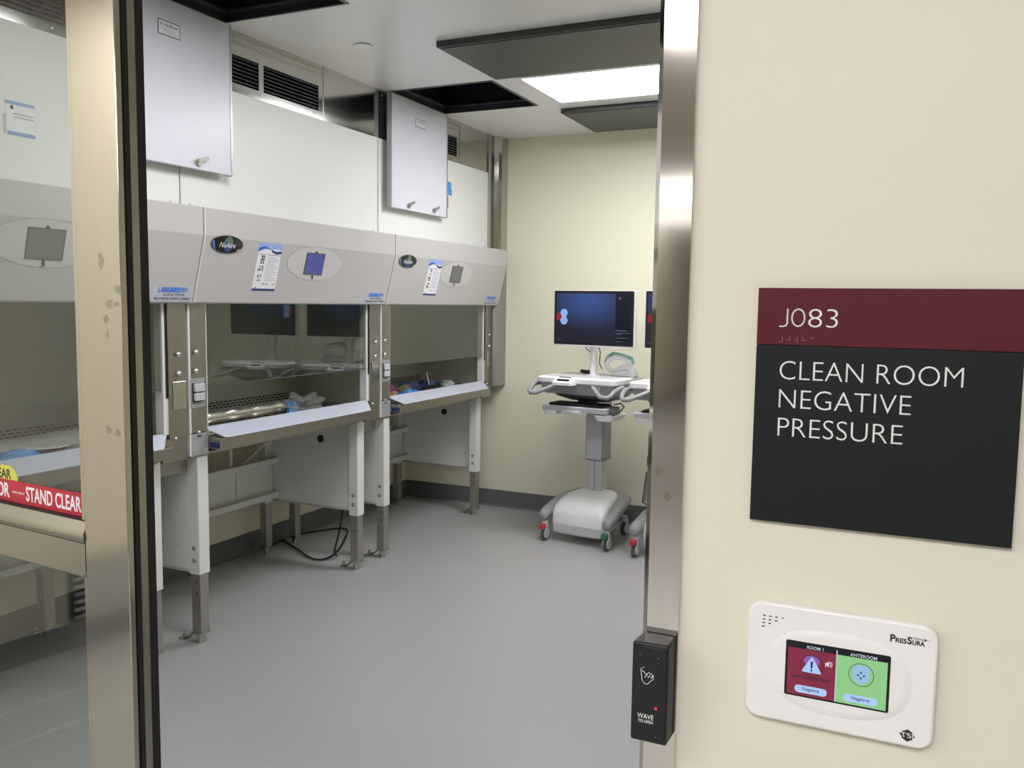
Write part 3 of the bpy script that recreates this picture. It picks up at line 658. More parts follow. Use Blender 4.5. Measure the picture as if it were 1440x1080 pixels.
# middle cabinet
path = [(-2.985+0.004*math.sin(i*1.3), 2.86+i*0.037, WZ+0.038+0.002*math.sin(i*2.1)) for i in range(22)]
rr = [0.033+0.004*math.sin(i*2.7) for i in range(22)]; rr[0] = 0.012; rr[-1] = 0.014
t = thing('wrapped_tube', (-2.985, 3.25, WZ), 'long silvery plastic-wrapped roll lying in the middle cabinet', 'roll')
MB().tube(path, rr, 14).build('roll', foil, t)
tag(MB().box(-3.02, 3.645, WZ+0.001, -2.95, 3.70, WZ+0.03).build('carton', mat('grey_carton', (150, 150, 146), 0.4), None, bevel=0.006, at=(-3, 3.6, WZ)), 'low grey packet at the end of the silvery roll', 'packet')
crumple('plastic_bag', (-3.03, 3.83, WZ), (0.20, 0.26, 0.070), film, 'clear crumpled plastic bag at the far end of the middle cabinet', 'plastic bag', seed=4, amp=0.5, k=24)
crumple('plastic_bag', (-3.13, 3.46, WZ), (0.14, 0.32, 0.045), film, 'flat clear plastic bag behind the silvery roll', 'plastic bag', seed=9, amp=0.4)
crumple('blue_glove', (-3.03, 3.72, WZ+0.0), (0.07, 0.13, 0.045), tape_b, 'bright blue scrap on top of the bags in the middle cabinet', 'glove', seed=2)
crumple('blue_clip', (-2.93, 3.62, WZ), (0.04, 0.07, 0.028), tape_b, 'small bright blue piece in front of the bags in the middle cabinet', 'clip', seed=3)
crumple('blue_scrap', (-2.86, 3.10, WZ), (0.03, 0.07, 0.012), tape_b, 'flat blue scrap in front of the silvery roll', 'tape', seed=5)
# near cabinet
sheet('absorbent_pad', [(-3.22, 1.95, 0), (-2.86, 1.98, 0), (-2.90, 2.54, 0), (-3.18, 2.57, 0)], WZ+0.025, mat('white_cloth', (232, 234, 230), 0.7), 'white folded absorbent pad lying in the nearest cabinet', 'pad', 3, 0.012)
crumple('plastic_bag', (-2.87, 2.36, WZ), (0.08, 0.28, 0.04), film, 'clear plastic bag beside the white pad in the nearest cabinet', 'plastic bag', seed=6, amp=0.5)
crumple('blue_glove', (-2.87, 2.03, WZ), (0.10, 0.20, 0.05), tape_b, 'blue scrap at the front of the nearest cabinet', 'glove', seed=7)
# far cabinet
fc = [('purple_packet', (-3.12, 4.80, WZ), (0.12, 0.22, 0.05), (134, 82, 122), 'crumpled purple packet at the left of the farthest cabinet', 'packet'),
      ('orange_packet', (-3.00, 4.72, WZ), (0.05, 0.09, 0.02), (206, 152, 112), 'small orange scrap next to the purple packet', 'packet'),
      ('blue_glove', (-2.93, 4.80, WZ), (0.09, 0.22, 0.028), (76, 150, 226), 'bright blue glove at the front of the farthest cabinet', 'glove'),
      ('beige_cloth', (-3.08, 4.965, WZ), (0.12, 0.09, 0.034), (142, 138, 112), 'beige cloth behind the bright blue glove', 'cloth'),
      ('indigo_packet', (-3.13, 5.10, WZ), (0.13, 0.18, 0.045), (74, 80, 130), 'muted indigo packet in the middle of the farthest cabinet', 'packet'),
      ('black_case', (-2.98, 5.12, WZ), (0.05, 0.16, 0.02), (24, 24, 30), 'slim black case in front of the indigo packet', 'case'),
      ('navy_packet', (-3.13, 5.30, WZ), (0.08, 0.15, 0.04), (34, 38, 104), 'dark navy packet toward the right of the farthest cabinet', 'packet'),
      ('blue_packet', (-3.14, 5.43, WZ), (0.06, 0.07, 0.035), (98, 116, 170), 'pale blue packet to the right of the navy one', 'packet')]
for i, (nm, c, sz, col, lab, ct) in enumerate(fc): crumple(nm, c, sz, mat(nm+'_stuff', col, 0.45, var=0.25, vscale=30), lab, ct, seed=20+i)
crumple('white_bag', (-2.96, 5.36, WZ), (0.09, 0.15, 0.04), mat('milky_plastic', (188, 192, 190), 0.25, var=0.2, vscale=30), 'crumpled white plastic at the right end of the farthest cabinet', 'plastic bag', seed=40, amp=0.5)
tag(MB().tube([(-3.02, 5.20, WZ+0.02), (-3.10, 5.30, WZ+0.10)], 0.004, 8).build('white_stick', white_pl, None, at=(-3.02, 5.2, WZ)), 'thin white stick leaning up among the packets', 'stick')

# ------------------------------------------------------------------ power cords
def cord(pts, label, r=0.006):
    P = [Vector(p) for p in pts]; out = []
    for i in range(len(P)-1):
        p0, p1, p2, p3 = P[max(0, i-1)], P[i], P[i+1], P[min(len(P)-1, i+2)]
        for k in range(8):
            t_ = k/8; out.append(0.5*((2*p1)+(p2-p0)*t_+(2*p0-5*p1+4*p2-p3)*t_*t_+(3*p1-p0-3*p2+p3)*t_**3))
    out.append(P[-1])
    return tag(MB().tube(out, r, 8).build('power_cord', black, None, at=tuple(P[0])), label, 'cable', 'black power cords under the cabinets')
cord([(-3.46, 4.05, 0.012), (-3.50, 4.22, 0.012), (-3.46, 4.20, 0.012), (-3.28, 4.10, 0.012), (-3.14, 4.01, 0.012), (-3.05, 3.985, 0.012), (-3.02, 4.06, 0.012), (-3.07, 4.22, 0.012), (-3.17, 4.42, 0.012), (-3.28, 4.60, 0.012), (-3.37, 4.60, 0.012), (-3.47, 4.45, 0.012), (-3.50, 4.37, 0.012)],
     'black power cord looped on the floor between the middle and far cabinets')
cord([(-2.90, 4.085, 0.80), (-2.89, 4.09, 0.66), (-2.89, 4.10, 0.52), (-2.93, 4.08, 0.36), (-2.95, 4.07, 0.2), (-2.97, 4.04, 0.06), (-3.0, 4.10, 0.012)], 'black cord hanging down between the middle and far cabinet stands')
cord([(-3.40, 3.02, 0.22), (-3.2, 2.86, 0.20), (-3.10, 2.66, 0.21), (-3.04, 2.62, 0.12), (-3.05, 2.63, 0.03), (-3.06, 2.70, 0.012)], 'black cord drooping behind the legs of the nearest cabinet')

# ------------------------------------------------------------------ sliding glass door
p0 = Vector((-1.087, 0.95, 0)); tv = Vector((0.9956, -0.0934, 0)).normalized(); nv = Vector((-0.0934, -0.9956, 0)).normalized()
FD = Fr(p0, tv, (0, 0, 1), nv)        # a: along the leaf (0 = leading edge), b: height, c: towards the corridor
dr = thing('sliding_door', (-1.6, 1.0, 0), 'stainless framed sliding glass door standing open at the left', 'door')
st = MB()
def bar(m_, a0, a1, b0, b1, c0, c1): m_.rect(FD, a0, b0, a1, b1, c0, c1)
m_ = MB(); bar(m_, -0.108, 0.0, 0.01, 2.28, -0.011, 0.0); bar(m_, -0.122, -0.003, 0.01, 2.28, -0.047, -0.011); m_.build('stile', steel_v, dr, bevel=0.0015)
m_ = MB(); bar(m_, -1.15, -1.04, 0.01, 2.28, -0.047, 0.0); m_.build('stile', steel_v, dr, bevel=0.0015)
for (c0, c1) in ((-0.020, -0.012), (-0.0475, -0.034)):
    m_ = MB(); bar(m_, -0.004, 0.0025, 0.01, 2.28, c0, c1); m_.build('gasket', black, dr)
m_ = MB(); bar(m_, -0.004, 0.0015, 0.01, 2.28, -0.034, -0.020); m_.build('edge_strip', steel, dr)
m_ = MB(); bar(m_, -0.122, -0.108, 1.141, 2.18, -0.016, -0.005); bar(m_, -0.117, -0.112, 1.141, 2.18, -0.005, -0.0035); m_.build('glazing_bead', steel_v, dr)
m_ = MB(); bar(m_, -0.122, -0.108, 0.12, 1.05, -0.012, -0.006); m_.build('glazing_bead', steel_v, dr)
# mid rail with a rounded upper bead
pr = [(1.055, 0.0), (1.103, 0.0), (1.1035, -0.002), (1.106, 0.002), (1.112, 0.0035), (1.118, 0.003), (1.124, 0.0005), (1.137, -0.008), (1.1375, -0.040), (1.055, -0.040)]
n = len(pr); vs = [FD.p(a, z, c) for a in (-1.04, -0.109) for z, c in pr]
MB().add(vs, [tuple(range(n)), tuple(range(n, 2*n))]+[(i, (i+1) % n, (i+1) % n+n, i+n) for i in range(n)]).build('mid_rail', steel, dr, deg=50)
m_ = MB(); bar(m_, -1.04, -0.109, 1.044, 1.055, -0.030, -0.006); m_.build('glazing_bead', steel, dr, bevel=0.002)
m_ = MB(); bar(m_, -1.04, -0.109, 1.1355, 1.1395, -0.030, -0.009); m_.build('glazing_gasket', black, dr)
m_ = MB(); bar(m_, -1.04, -0.108, 0.01, 0.13, -0.045, 0.0); m_.build('bottom_rail', steel, dr, bevel=0.0015)
m_ = MB(); bar(m_, -1.04, -0.108, 2.17, 2.28, -0.045, 0.0); m_.build('top_rail', steel, dr, bevel=0.0015)
m_ = MB(); bar(m_, -1.04, -0.115, 1.13, 2.17, -0.026, -0.020); m_.build('glass_pane', glass_d, dr, sm=False)
m_ = MB(); bar(m_, -1.04, -0.109, 0.13, 1.044, -0.026, -0.020); m_.build('glass_pane', glass_d, dr, sm=False)
m_ = MB(); bar(m_, -2.2, 0.9, 2.285, 2.36, -0.04, 0.01); m_.build('track', steel, dr)
sk = MB(); bar(sk, -1.0, -0.123, 1.132, 1.178, -0.0195, -0.019); sk = sk.build('warning_strip', red_s, dr)
txt(FD, 'STAND CLEAR', -0.299, 1.1460, 0.155, 0.0260, white_ink, sk, c=-0.019, off=0.018)
txt(FD, 'AUTOMATIC DOOR', -0.590, 1.1460, 0.241, 0.0260, white_ink, sk, c=-0.019, off=0.018)
txt(FD, 'ASSA ABLOY', -0.340, 1.156, 0.036, 0.0035, white_ink, sk, c=-0.019)
yk = MB().prism(FD, [(-0.50, 1.1782), (-0.322, 1.1782), (-0.322, 1.184), (-0.332, 1.197), (-0.345, 1.203), (-0.49, 1.203), (-0.51, 1.189)], -0.0195, -0.019).build('yellow_sticker', yellow_s, dr)
txt(FD, 'STAND CLEAR', -0.486, 1.1795, 0.143, 0.0170, ink, yk, c=-0.019, off=0.012)
# fingerprints on the stile
sm_ = mat('finger_smudge', (172, 168, 150), 0.42, 0.85, var=0.1)
q = MB()
for (a, b, ra, rb) in ((-0.008, 1.512, 0.006, 0.008), (-0.029, 1.4895, 0.0075, 0.0075), (-0.0125, 1.490, 0.006, 0.004), (-0.038, 1.467, 0.0055, 0.006), (-0.036, 1.443, 0.003, 0.006), (-0.047, 1.555, 0.006, 0.011), (-0.040, 1.295, 0.007, 0.006), (-0.018, 1.293, 0.006, 0.006)):
    q.prism(FD, [(a+ra*math.cos(t_)*(1+0.25*math.sin(3*t_+a*900)), b+rb*math.sin(t_)*(1+0.2*math.cos(2*t_+b*50))) for t_ in [2*math.pi*i/18 for i in range(18)]], 0.0001, 0.0003)
tag(q.build('fingerprint', sm_, dr), kind='stuff')

# ------------------------------------------------------------------ touchless switch on the jamb
sw = thing('wave_switch', (-0.26, 0.98, 1.045), 'black touchless wave to open switch mounted on the steel jamb', 'switch')
FW = Fr((0, 0.965, 0), (1, 0, 0), (0, 0, 1), (0, -1, 0))
vs = [(-0.2825, 0.965, 0.984), (-0.2385, 0.965, 0.984), (-0.2385, 0.965, 1.105), (-0.2825, 0.965, 1.105), (-0.2785, 0.993, 0.984), (-0.2375, 0.993, 0.984), (-0.2375, 0.993, 1.1085), (-0.2765, 0.993, 1.1085)]
MB().add(vs, [(3, 2, 1, 0), (4, 5, 6, 7), (0, 1, 5, 4), (1, 2, 6, 5), (2, 3, 7, 6), (3, 0, 4, 7)]).build('housing', black_pl, sw, bevel=0.003, seg=3)
fp = MB().rrect(FW, -0.2800, 0.9875, -0.2410, 1.1015, 0.002, 0, 0.0012).build('face_plate', black_gl, sw, bevel=0.0004)
txt(FW, 'WAVE', -0.2735, 1.0135, 0.0195, 0.0060, letter_w, fp, c=0.0012)
txt(FW, 'TO OPEN', -0.2725, 1.0085, 0.0180, 0.0036, letter_w, fp, c=0.0012)
hd = [(-0.270, 1.067), (-0.2690, 1.0605), (-0.2665, 1.0565), (-0.2625, 1.0560), (-0.2590, 1.0600), (-0.2550, 1.0640), (-0.2565, 1.0655), (-0.2550, 1.0672), (-0.2575, 1.0680), (-0.2570, 1.0700), (-0.2600, 1.0690), (-0.2605, 1.0710), (-0.2645, 1.0675), (-0.2665, 1.0700), (-0.2695, 1.0720), (-0.2705, 1.0700)]
MB().tube([FW.p(a, b, 0.0014) for a, b in hd], 0.0004, 4, closed=True, up=(0, 1, 0)).build('hand_icon', letter_w, fp)
q = MB()
for a in (-0.2655, -0.262, -0.2585): q.tube([FW.p(a, 1.064, 0.0014), FW.p(a+0.003, 1.068, 0.0014)], 0.0004, 4)
for i in range(3): q.tube([FW.p(-0.2715+0.002*i, 1.0715+0.002*i, 0.0014), FW.p(-0.2705+0.002*i, 1.0745+0.001*i, 0.0014)], 0.0003, 4)
q.build('hand_lines', letter_w, fp)
MB().ring(FW, -0.2515, 1.0285, 0.0022, 0.0022, 0.0006, 0.0012, 0.0016).build('led_ring', ink, fp)
MB().disc(FW, -0.2515, 1.0285, 0.0014, 0.0014, 0.0012, 0.0018).build('status_light', led_red, fp)
q = MB()
for a, b in ((-0.272, 1.0905), (-0.250, 1.0895), (-0.251, 0.9935)): q.disc(FW, a, b, 0.0006, 0.0006, 0.0012, 0.0015, k=8)
q.build('screw', grey_pl, fp)

# ------------------------------------------------------------------ room sign
FG = Fr((0, Y1, 0), (1, 0, 0), (0, 0, 1), (0, -1, 0))
sg = thing('room_sign', (-0.028, Y1, 1.39), 'square maroon and charcoal room sign with raised white lettering', 'sign')
MB().rect(FG, -0.1575, 1.2600, 0.1015, 1.4580, 0.0, 0.0075).build('charcoal_plate', charcoal, sg, bevel=0.0006)
MB().rect(FG, -0.1575, 1.4584, 0.1015, 1.5205, 0.0, 0.0078).build('maroon_plate', maroon, sg, bevel=0.0006)
MB().rect(FG, -0.156, 1.262, 0.100, 1.519, -0.0002, 0.0020).build('backing_plate', lgrey_pl, sg)
MB().tube([FG.p(-0.1255, 1.4980, 0.0084), FG.p(-0.1255, 1.4825, 0.0084), FG.p(-0.1268, 1.4795, 0.0084), FG.p(-0.1295, 1.4786, 0.0084), FG.p(-0.1338, 1.4786, 0.0084)], 0.0009, 6, up=(0, 1, 0)).build('lettering', letter_w, sg)
MB().tube([FG.p(-0.1142+0.0066*math.cos(2*math.pi*i/28), 1.4883+0.0092*math.sin(2*math.pi*i/28), 0.0084) for i in range(28)], 0.0009, 6, closed=True, up=(0, 1, 0)).build('lettering', letter_w, sg)
txt(FG, '83', -0.1038, 1.4782, 0.0302, 0.0200, letter_w, sg, c=0.0078, depth=0.0008, off=-0.016)
txt(FG, 'CLEAN ROOM', -0.1315, 1.4205, 0.1805, 0.0205, letter_w, sg, c=0.0075, depth=0.0008, off=-0.016)
txt(FG, 'NEGATIVE', -0.1310, 1.3890, 0.1330, 0.0205, letter_w, sg, c=0.0075, depth=0.0008, off=-0.016)
txt(FG, 'PRESSURE', -0.1310, 1.3575, 0.1265, 0.0205, letter_w, sg, c=0.0075, depth=0.0008, off=-0.016)
q = MB()
cells = ((2, 4, 5), (3, 4, 5, 6), (2, 4), (1, 2, 5), (1, 4))      # number sign / j-0-8-3 style dots
for ci, cell in enumerate(((3, 4, 5, 6), (2, 4, 5), (2, 4, 5, 6), (1, 2, 5), (1, 4))):
    for d_ in cell:
        a = -0.1325+ci*0.0079+(0.0024 if d_ > 3 else 0); b = 1.4665-((d_-1) % 3)*0.0024
        q.dome(FG.p(a, b, 0.0078), FG.n, 0.0007, 0.0006, k=8, rings=2)
tag(q.build('braille', mat('braille_dots', (160, 120, 122), 0.4), sg), kind='stuff')

# ------------------------------------------------------------------ room pressure monitor
pm = thing('pressure_monitor', (-0.056, Y1, 1.1), 'white wall mounted pressure monitor with a red and green touch screen', 'monitor')
MB().rrect(FG, -0.1540, 1.0330, 0.0410, 1.1680, 0.016, 0.0, 0.0130, k=8).build('housing', white_mt, pm, bevel=0.003, seg=4)
# raised oval surround
vs = []; fs = []; K = 56
for (ra, rb, c) in ((0.0760, 0.0480, 0.0129), (0.0700, 0.0425, 0.0148), (0.066, 0.0395, 0.0150)):
    for i in range(K):
        t_ = 2*math.pi*i/K; e = 0.82
        cx = math.copysign(abs(math.cos(t_))**e, math.cos(t_)); sx_ = math.copysign(abs(math.sin(t_))**e, math.sin(t_))
        vs.append(FG.p(-0.0575+ra*cx, 1.0985+rb*sx_, c))
for r_ in range(2):
    for i in range(K): fs.append((r_*K+i, r_*K+(i+1) % K, (r_+1)*K+(i+1) % K, (r_+1)*K+i))
fs.append(tuple(range(2*K, 3*K)))
MB().add(vs, fs).build('oval_surround', white_mt, pm)
sc = MB().rrect(FG, -0.1110, 1.0675, -0.0035, 1.1305, 0.002, 0.0145, 0.0154).build('screen', black_gl, pm)
MB().rect(FG, -0.1085, 1.0695, -0.0580, 1.1228, 0.0154, 0.0156).build('red_field', emis('screen_red', (126, 36, 60), 1.0), sc)
MB().rect(FG, -0.0570, 1.0695, -0.0062, 1.1228, 0.0154, 0.0156).build('green_field', emis('screen_green', (138, 196, 132), 1.0), sc)
MB().rect(FG, -0.0581, 1.0695, -0.0569, 1.1275, 0.0154, 0.0157).build('divider', emis('screen_white', (214, 220, 240), 0.7), sc)
scr_w = emis('screen_white', (214, 220, 240), 0.7); scr_b = emis('screen_blue_white', (176, 206, 250), 0.9)
txt(FG, 'ROOM 1', -0.0885, 1.1238, 0.0170, 0.0035, scr_w, sc, c=0.0156, off=0.01)
txt(FG, 'ANTEROOM', -0.0440, 1.1238, 0.0270, 0.0035, scr_w, sc, c=0.0156, off=0.01)
MB().rrect(FG, -0.1000, 1.0725, -0.0660, 1.0810, 0.0040, 0.0156, 0.0158).build('button', scr_b, sc)
MB().rrect(FG, -0.0490, 1.0725, -0.0145, 1.0810, 0.0040, 0.0156, 0.0158).build('button', scr_b, sc)
sink = emis('screen_ink', (30, 34, 60), 0.4)
txt(FG, 'Negative', -0.0918, 1.0745, 0.0176, 0.0050, sink, sc, c=0.0158)
txt(FG, 'Negative', -0.0408, 1.0745, 0.0180, 0.0050, sink, sc, c=0.0158)
txt(FG, 'Low Pressure Alarm', -0.1035, 1.0888, 0.0405, 0.0050, sink, sc, c=0.0156)
MB().ring(FG, -0.0830, 1.1050, 0.0122, 0.0122, 0.0007, 0.0156, 0.0158).build('icon_ring', emis('screen_dark', (40, 40, 36), 0.3), sc)
MB().ring(FG, -0.0320, 1.1045, 0.0128, 0.0128, 0.0006, 0.0156, 0.0158).build('icon_ring', emis('screen_dark', (40, 40, 36), 0.3), sc)
MB().disc(FG, -0.0830, 1.1105, 0.0085, 0.0058, 0.0156, 0.0157).build('icon_glow', emis('screen_violet', (150, 96, 190), 0.8), sc)
MB().prism(FG, [(-0.0925, 1.0970), (-0.0735, 1.0970), (-0.0730, 1.0985), (-0.0820, 1.1145), (-0.0838, 1.1145), (-0.0930, 1.0985)], 0.0157, 0.0159).build('warning_triangle', scr_b, sc)
MB().prism(FG, [(-0.0838, 1.1020), (-0.0822, 1.1020), (-0.0818, 1.1100), (-0.0842, 1.1100)], 0.0159, 0.0161).disc(FG, -0.083, 1.0998, 0.0011, 0.0011, 0.0159, 0.0161, k=10).build('exclamation_mark', emis('screen_navy', (30, 36, 90), 0.4), sc)
MB().prism(FG, [(-0.0410, 1.1125), (-0.0370, 1.1150), (-0.0275, 1.1150), (-0.0232, 1.1125), (-0.0235, 1.1030), (-0.0260, 1.0975), (-0.0322, 1.0935), (-0.0385, 1.0975), (-0.0408, 1.1030)], 0.0158, 0.0160).build('shield_icon', emis('screen_shield', (150, 194, 228), 0.9), sc)
q = MB()
for (dx, dy) in ((0, 0.003), (0, -0.003), (0.003, 0), (-0.003, 0)):
    s_ = 0.0011
    q.rect(FG, -0.0322+dx-s_, 1.1040+dy-s_, -0.0322+dx+s_, 1.1040+dy+s_, 0.0160, 0.0162)
q.build('shield_cross', emis('screen_teal', (70, 120, 150), 0.6), sc)
q = MB().prism(FG, [(-0.0690, 1.1085), (-0.0672, 1.1085), (-0.0650, 1.1065), (-0.0650, 1.1135), (-0.0672, 1.1115), (-0.0690, 1.1115)], 0.0156, 0.0158)
q.tube([FG.p(-0.0690, 1.1070, 0.016), FG.p(-0.0635, 1.1130, 0.016)], 0.0004, 4)
for i in range(2): q.tube([FG.p(-0.0638+0.0014*i, 1.1075-0.0005*i, 0.0158), FG.p(-0.0632+0.0014*i, 1.1100, 0.0158), FG.p(-0.0638+0.0014*i, 1.1125+0.0005*i, 0.0158)], 0.00035, 4)
q.build('mute_icon', emis('screen_pale', (230, 214, 226), 0.8), sc)
q = MB()
for i, nrow in enumerate((4, 3, 2, 1)):
    for k in range(nrow): q.disc(FG, -0.1360+k*0.0066-i*0.0003, 1.1530-i*0.0042, 0.0018 if nrow-k > 1 or i else 0.0012, 0.0007, 0.0128, 0.0132, k=10)
q.build('speaker_holes', ink, pm)
txt(FG, 'P', -0.0055, 1.1462, 0.0052, 0.0082, ink, pm, c=0.0130, off=0.03)
txt(FG, 'RES', -0.0002, 1.1462, 0.0108, 0.0052, ink, pm, c=0.0130, off=0.03)
txt(FG, 'S', 0.0112, 1.1462, 0.0045, 0.0082, ink, pm, c=0.0130, off=0.03)
txt(FG, 'URA', 0.0161, 1.1462, 0.0120, 0.0052, ink, pm, c=0.0130, off=0.03)
q = MB()
for r_ in range(2):
    for i in range(8): q.rect(FG, 0.0165+i*0.0014, 1.1530+r_*0.0010-0.0001*i, 0.0174+i*0.0014, 1.1535+r_*0.0010-0.0001*i, 0.0130, 0.0133)
q.prism(FG, [(0.0275, 1.1545), (0.0275, 1.1518), (0.0305, 1.1532)], 0.0130, 0.0133).rect(FG, 0.0312, 1.1535, 0.0330, 1.1538, 0.0130, 0.0133)
q.build('arrow_print', ink, pm)
lg = MB().prism(FG, [(0.0110, 1.0425), (0.0165, 1.0395), (0.0215, 1.0425), (0.0215, 1.0500), (0.0165, 1.0530), (0.0110, 1.0500)], 0.0130, 0.0132)
lg.prism(FG, [(0.0085, 1.0475), (0.0108, 1.0495), (0.0108, 1.0440)], 0.0130, 0.0132).prism(FG, [(0.0218, 1.0435), (0.0218, 1.0490), (0.0240, 1.0455)], 0.0130, 0.0132)
lg = lg.build('emblem', ink, pm)
txt(FG, 'TSI', 0.0092, 1.0440, 0.0135, 0.0052, white_mt, lg, c=0.0132, off=0.0, shear=-0.15)
MB().rect(FG, -0.1495, 1.0270+0.008, 0.036, 1.036, 0.0, 0.004).build('wall_plate', lgrey_pl, pm)

# ------------------------------------------------------------------ computer carts (local frame, then placed)
ct = thing('computer_cart', (0, 0, 0), '', 'cart', 'white mobile computer carts by the back wall')
# base: grey U arms
arm = [(-0.222, -0.02, 0.163), (-0.222, 0.03, 0.178), (-0.210, 0.14, 0.212), (-0.192, 0.26, 0.232), (-0.160, 0.36, 0.238), (-0.09, 0.43, 0.24), (0, 0.45, 0.24)]
arm = arm+[(-x, y, z) for x, y, z in reversed(arm[:-1])]
rr = [0.033, 0.039, 0.043, 0.046, 0.046, 0.046, 0.046, 0.046, 0.046, 0.044, 0.040, 0.036, 0.030]
MB().tube(arm, rr, 14, flat=0.95).build('base_arm', grey_pl, ct)
for s_ in (-1, 1): MB().dome((s_*0.222, -0.02, 0.163), (0, -1, 0), 0.033, 0.018).build('arm_cap', grey_pl, ct)
# white cover lofted from front to back
prof = [(0.010, 0.070, 0.180, 0.166), (0.022, 0.052, 0.212, 0.178), (0.050, 0.048, 0.245, 0.182), (0.100, 0.048, 0.272, 0.180), (0.20, 0.05, 0.300, 0.172), (0.32, 0.06, 0.305, 0.145), (0.40, 0.08, 0.285, 0.10)]
vs = []; K = 20; fs = []
for (v, z0, z1, hw) in prof:
    for i in range(K):
        t_ = 2*math.pi*i/K; e = 0.34
        cx = math.copysign(abs(math.cos(t_))**e, math.cos(t_)); sx_ = math.copysign(abs(math.sin(t_))**e, math.sin(t_))
        vs.append((hw*cx*(0.90 if sx_ > 0.9 else 1), v, (z0+z1)/2+(z1-z0)/2*sx_))
for r_ in range(len(prof)-1):
    for i in range(K): fs.append((r_*K+i, r_*K+(i+1) % K, (r_+1)*K+(i+1) % K, (r_+1)*K+i))
fs += [tuple(range(K)), tuple(range((len(prof)-1)*K, len(prof)*K))]
MB().add(vs, fs).build('base_cover', white_pl, ct, deg=60)
MB().box(-0.168, 0.008, 0.060, 0.168, 0.020, 0.122).build('lower_skirt', lgrey_pl, ct, bevel=0.006)
def caster(x, y, tabm, front=True):
    c = MB().cyl((x, y, 0.09), (x, y, 0.13), 0.022, 14).box(x-0.019, y-0.012, 0.055, x-0.012, y+0.022, 0.105).box(x+0.012, y-0.012, 0.055, x+0.019, y+0.022, 0.105).box(x-0.019, y-0.01, 0.09, x+0.019, y+0.02, 0.105).build('caster', lgrey_pl, ct, bevel=0.003)
    MB().cyl((x-0.010, y, 0.041), (x+0.010, y, 0.041), 0.041, 24).build('wheel', dgrey_pl, c, bevel=0.004)
    MB().cyl((x-0.0205, y, 0.046), (x-0.0115, y, 0.046), 0.032, 20).cyl((x+0.0115, y, 0.046), (x+0.0205, y, 0.046), 0.032, 20).build('wheel_cover', lgrey_pl, c, bevel=0.003)
    if tabm: MB().box(x-0.016, y-0.048, 0.078, x+0.016, y-0.010, 0.112).build('brake_tab', tabm, c, bevel=0.005)
redp = mat('red_plastic', (186, 60, 66), 0.4); greenp = mat('green_plastic', (40, 116, 78), 0.4)
caster(-0.218, -0.005, redp); caster(0.218, -0.005, greenp); caster(-0.15, 0.40, None); caster(0.15, 0.40, None)
# column
MB().box(-0.046, 0.25, 0.24, 0.046, 0.33, 0.52).build('lower_column', lgrey_pl, ct, bevel=0.006)
MB().box(-0.003, 0.247, 0.26, 0.003, 0.252, 0.50).build('column_groove', grey_pl, ct)
MB().box(-0.062, 0.23, 0.50, 0.062, 0.36, 0.96).build('column', grey_pl, ct, bevel=0.008)
MB().box(-0.054, 0.226, 0.51, 0.054, 0.232, 0.93).build('column_face', lgrey_pl, ct, bevel=0.002)
# underside and housing
def loft(secs, mb=None):
    mb = mb or MB(); n = len(secs[0]); vs = [p for s_ in secs for p in s_]
    fs = [(r_*n+i, r_*n+(i+1) % n, (r_+1)*n+(i+1) % n, (r_+1)*n+i) for r_ in range(len(secs)-1) for i in range(n)]
    return mb.add(vs, fs+[tuple(range(n-1, -1, -1)), tuple(range((len(secs)-1)*n, len(secs)*n))])
def rr_pts(x0, y0, x1, y1, r, z, k=5):
    pts = []
    for cx, cy, t0 in ((x1-r, y0+r, -90), (x1-r, y1-r, 0), (x0+r, y1-r, 90), (x0+r, y0+r, 180)):
        for i in range(k+1):
            t_ = R(t0+90*i/k); pts.append((cx+r*math.cos(t_), cy+r*math.sin(t_), z))
    return pts
loft([rr_pts(-0.235, -0.02, 0.235, 0.34, 0.03, 0.945), rr_pts(-0.255, -0.04, 0.255, 0.36, 0.03, 0.99), rr_pts(-0.258, -0.045, 0.258, 0.365, 0.03, 1.015)]).build('housing', grey_pl, ct)
loft([rr_pts(-0.10, 0.05, 0.17, 0.30, 0.05, 0.905), rr_pts(-0.17, 0.0, 0.21, 0.33, 0.05, 0.930), rr_pts(-0.19, -0.01, 0.22, 0.34, 0.05, 0.946)]).build('underside_tray', dgrey_pl, ct)
loft([rr_pts(-0.262, -0.055, 0.262, 0.375, 0.035, 1.013), rr_pts(-0.270, -0.062, 0.270, 0.382, 0.04, 1.020), rr_pts(-0.270, -0.062, 0.270, 0.382, 0.04, 1.044), rr_pts(-0.262, -0.054, 0.262, 0.374, 0.035, 1.051)]).build('worktop', white_pl, ct)
loft([rr_pts(-0.235, -0.01, 0.235, 0.35, 0.03, 1.0505), rr_pts(-0.235, -0.01, 0.235, 0.35, 0.03, 1.052)]).build('desk_mat', lgrey_pl, ct)
cpn = loft([rr_pts(-0.125, -0.125, 0.015, -0.03, 0.015, 1.008), rr_pts(-0.125, -0.125, 0.015, -0.03, 0.015, 1.024), rr_pts(-0.118, -0.085, 0.008, -0.03, 0.012, 1.052)]).build('control_pod', white_pl, ct)
MB().add([(-0.094, -0.112, 1.0345), (-0.012, -0.112, 1.0345), (-0.012, -0.076, 1.0565), (-0.094, -0.076, 1.0565), (-0.094, -0.112, 1.030), (-0.012, -0.112, 1.030), (-0.012, -0.076, 1.050), (-0.094, -0.076, 1.050)], [(0, 1, 2, 3), (7, 6, 5, 4), (0, 4, 5, 1), (1, 5, 6, 2), (2, 6, 7, 3), (3, 7, 4, 0)]).build('pod_display', black_gl, cpn)
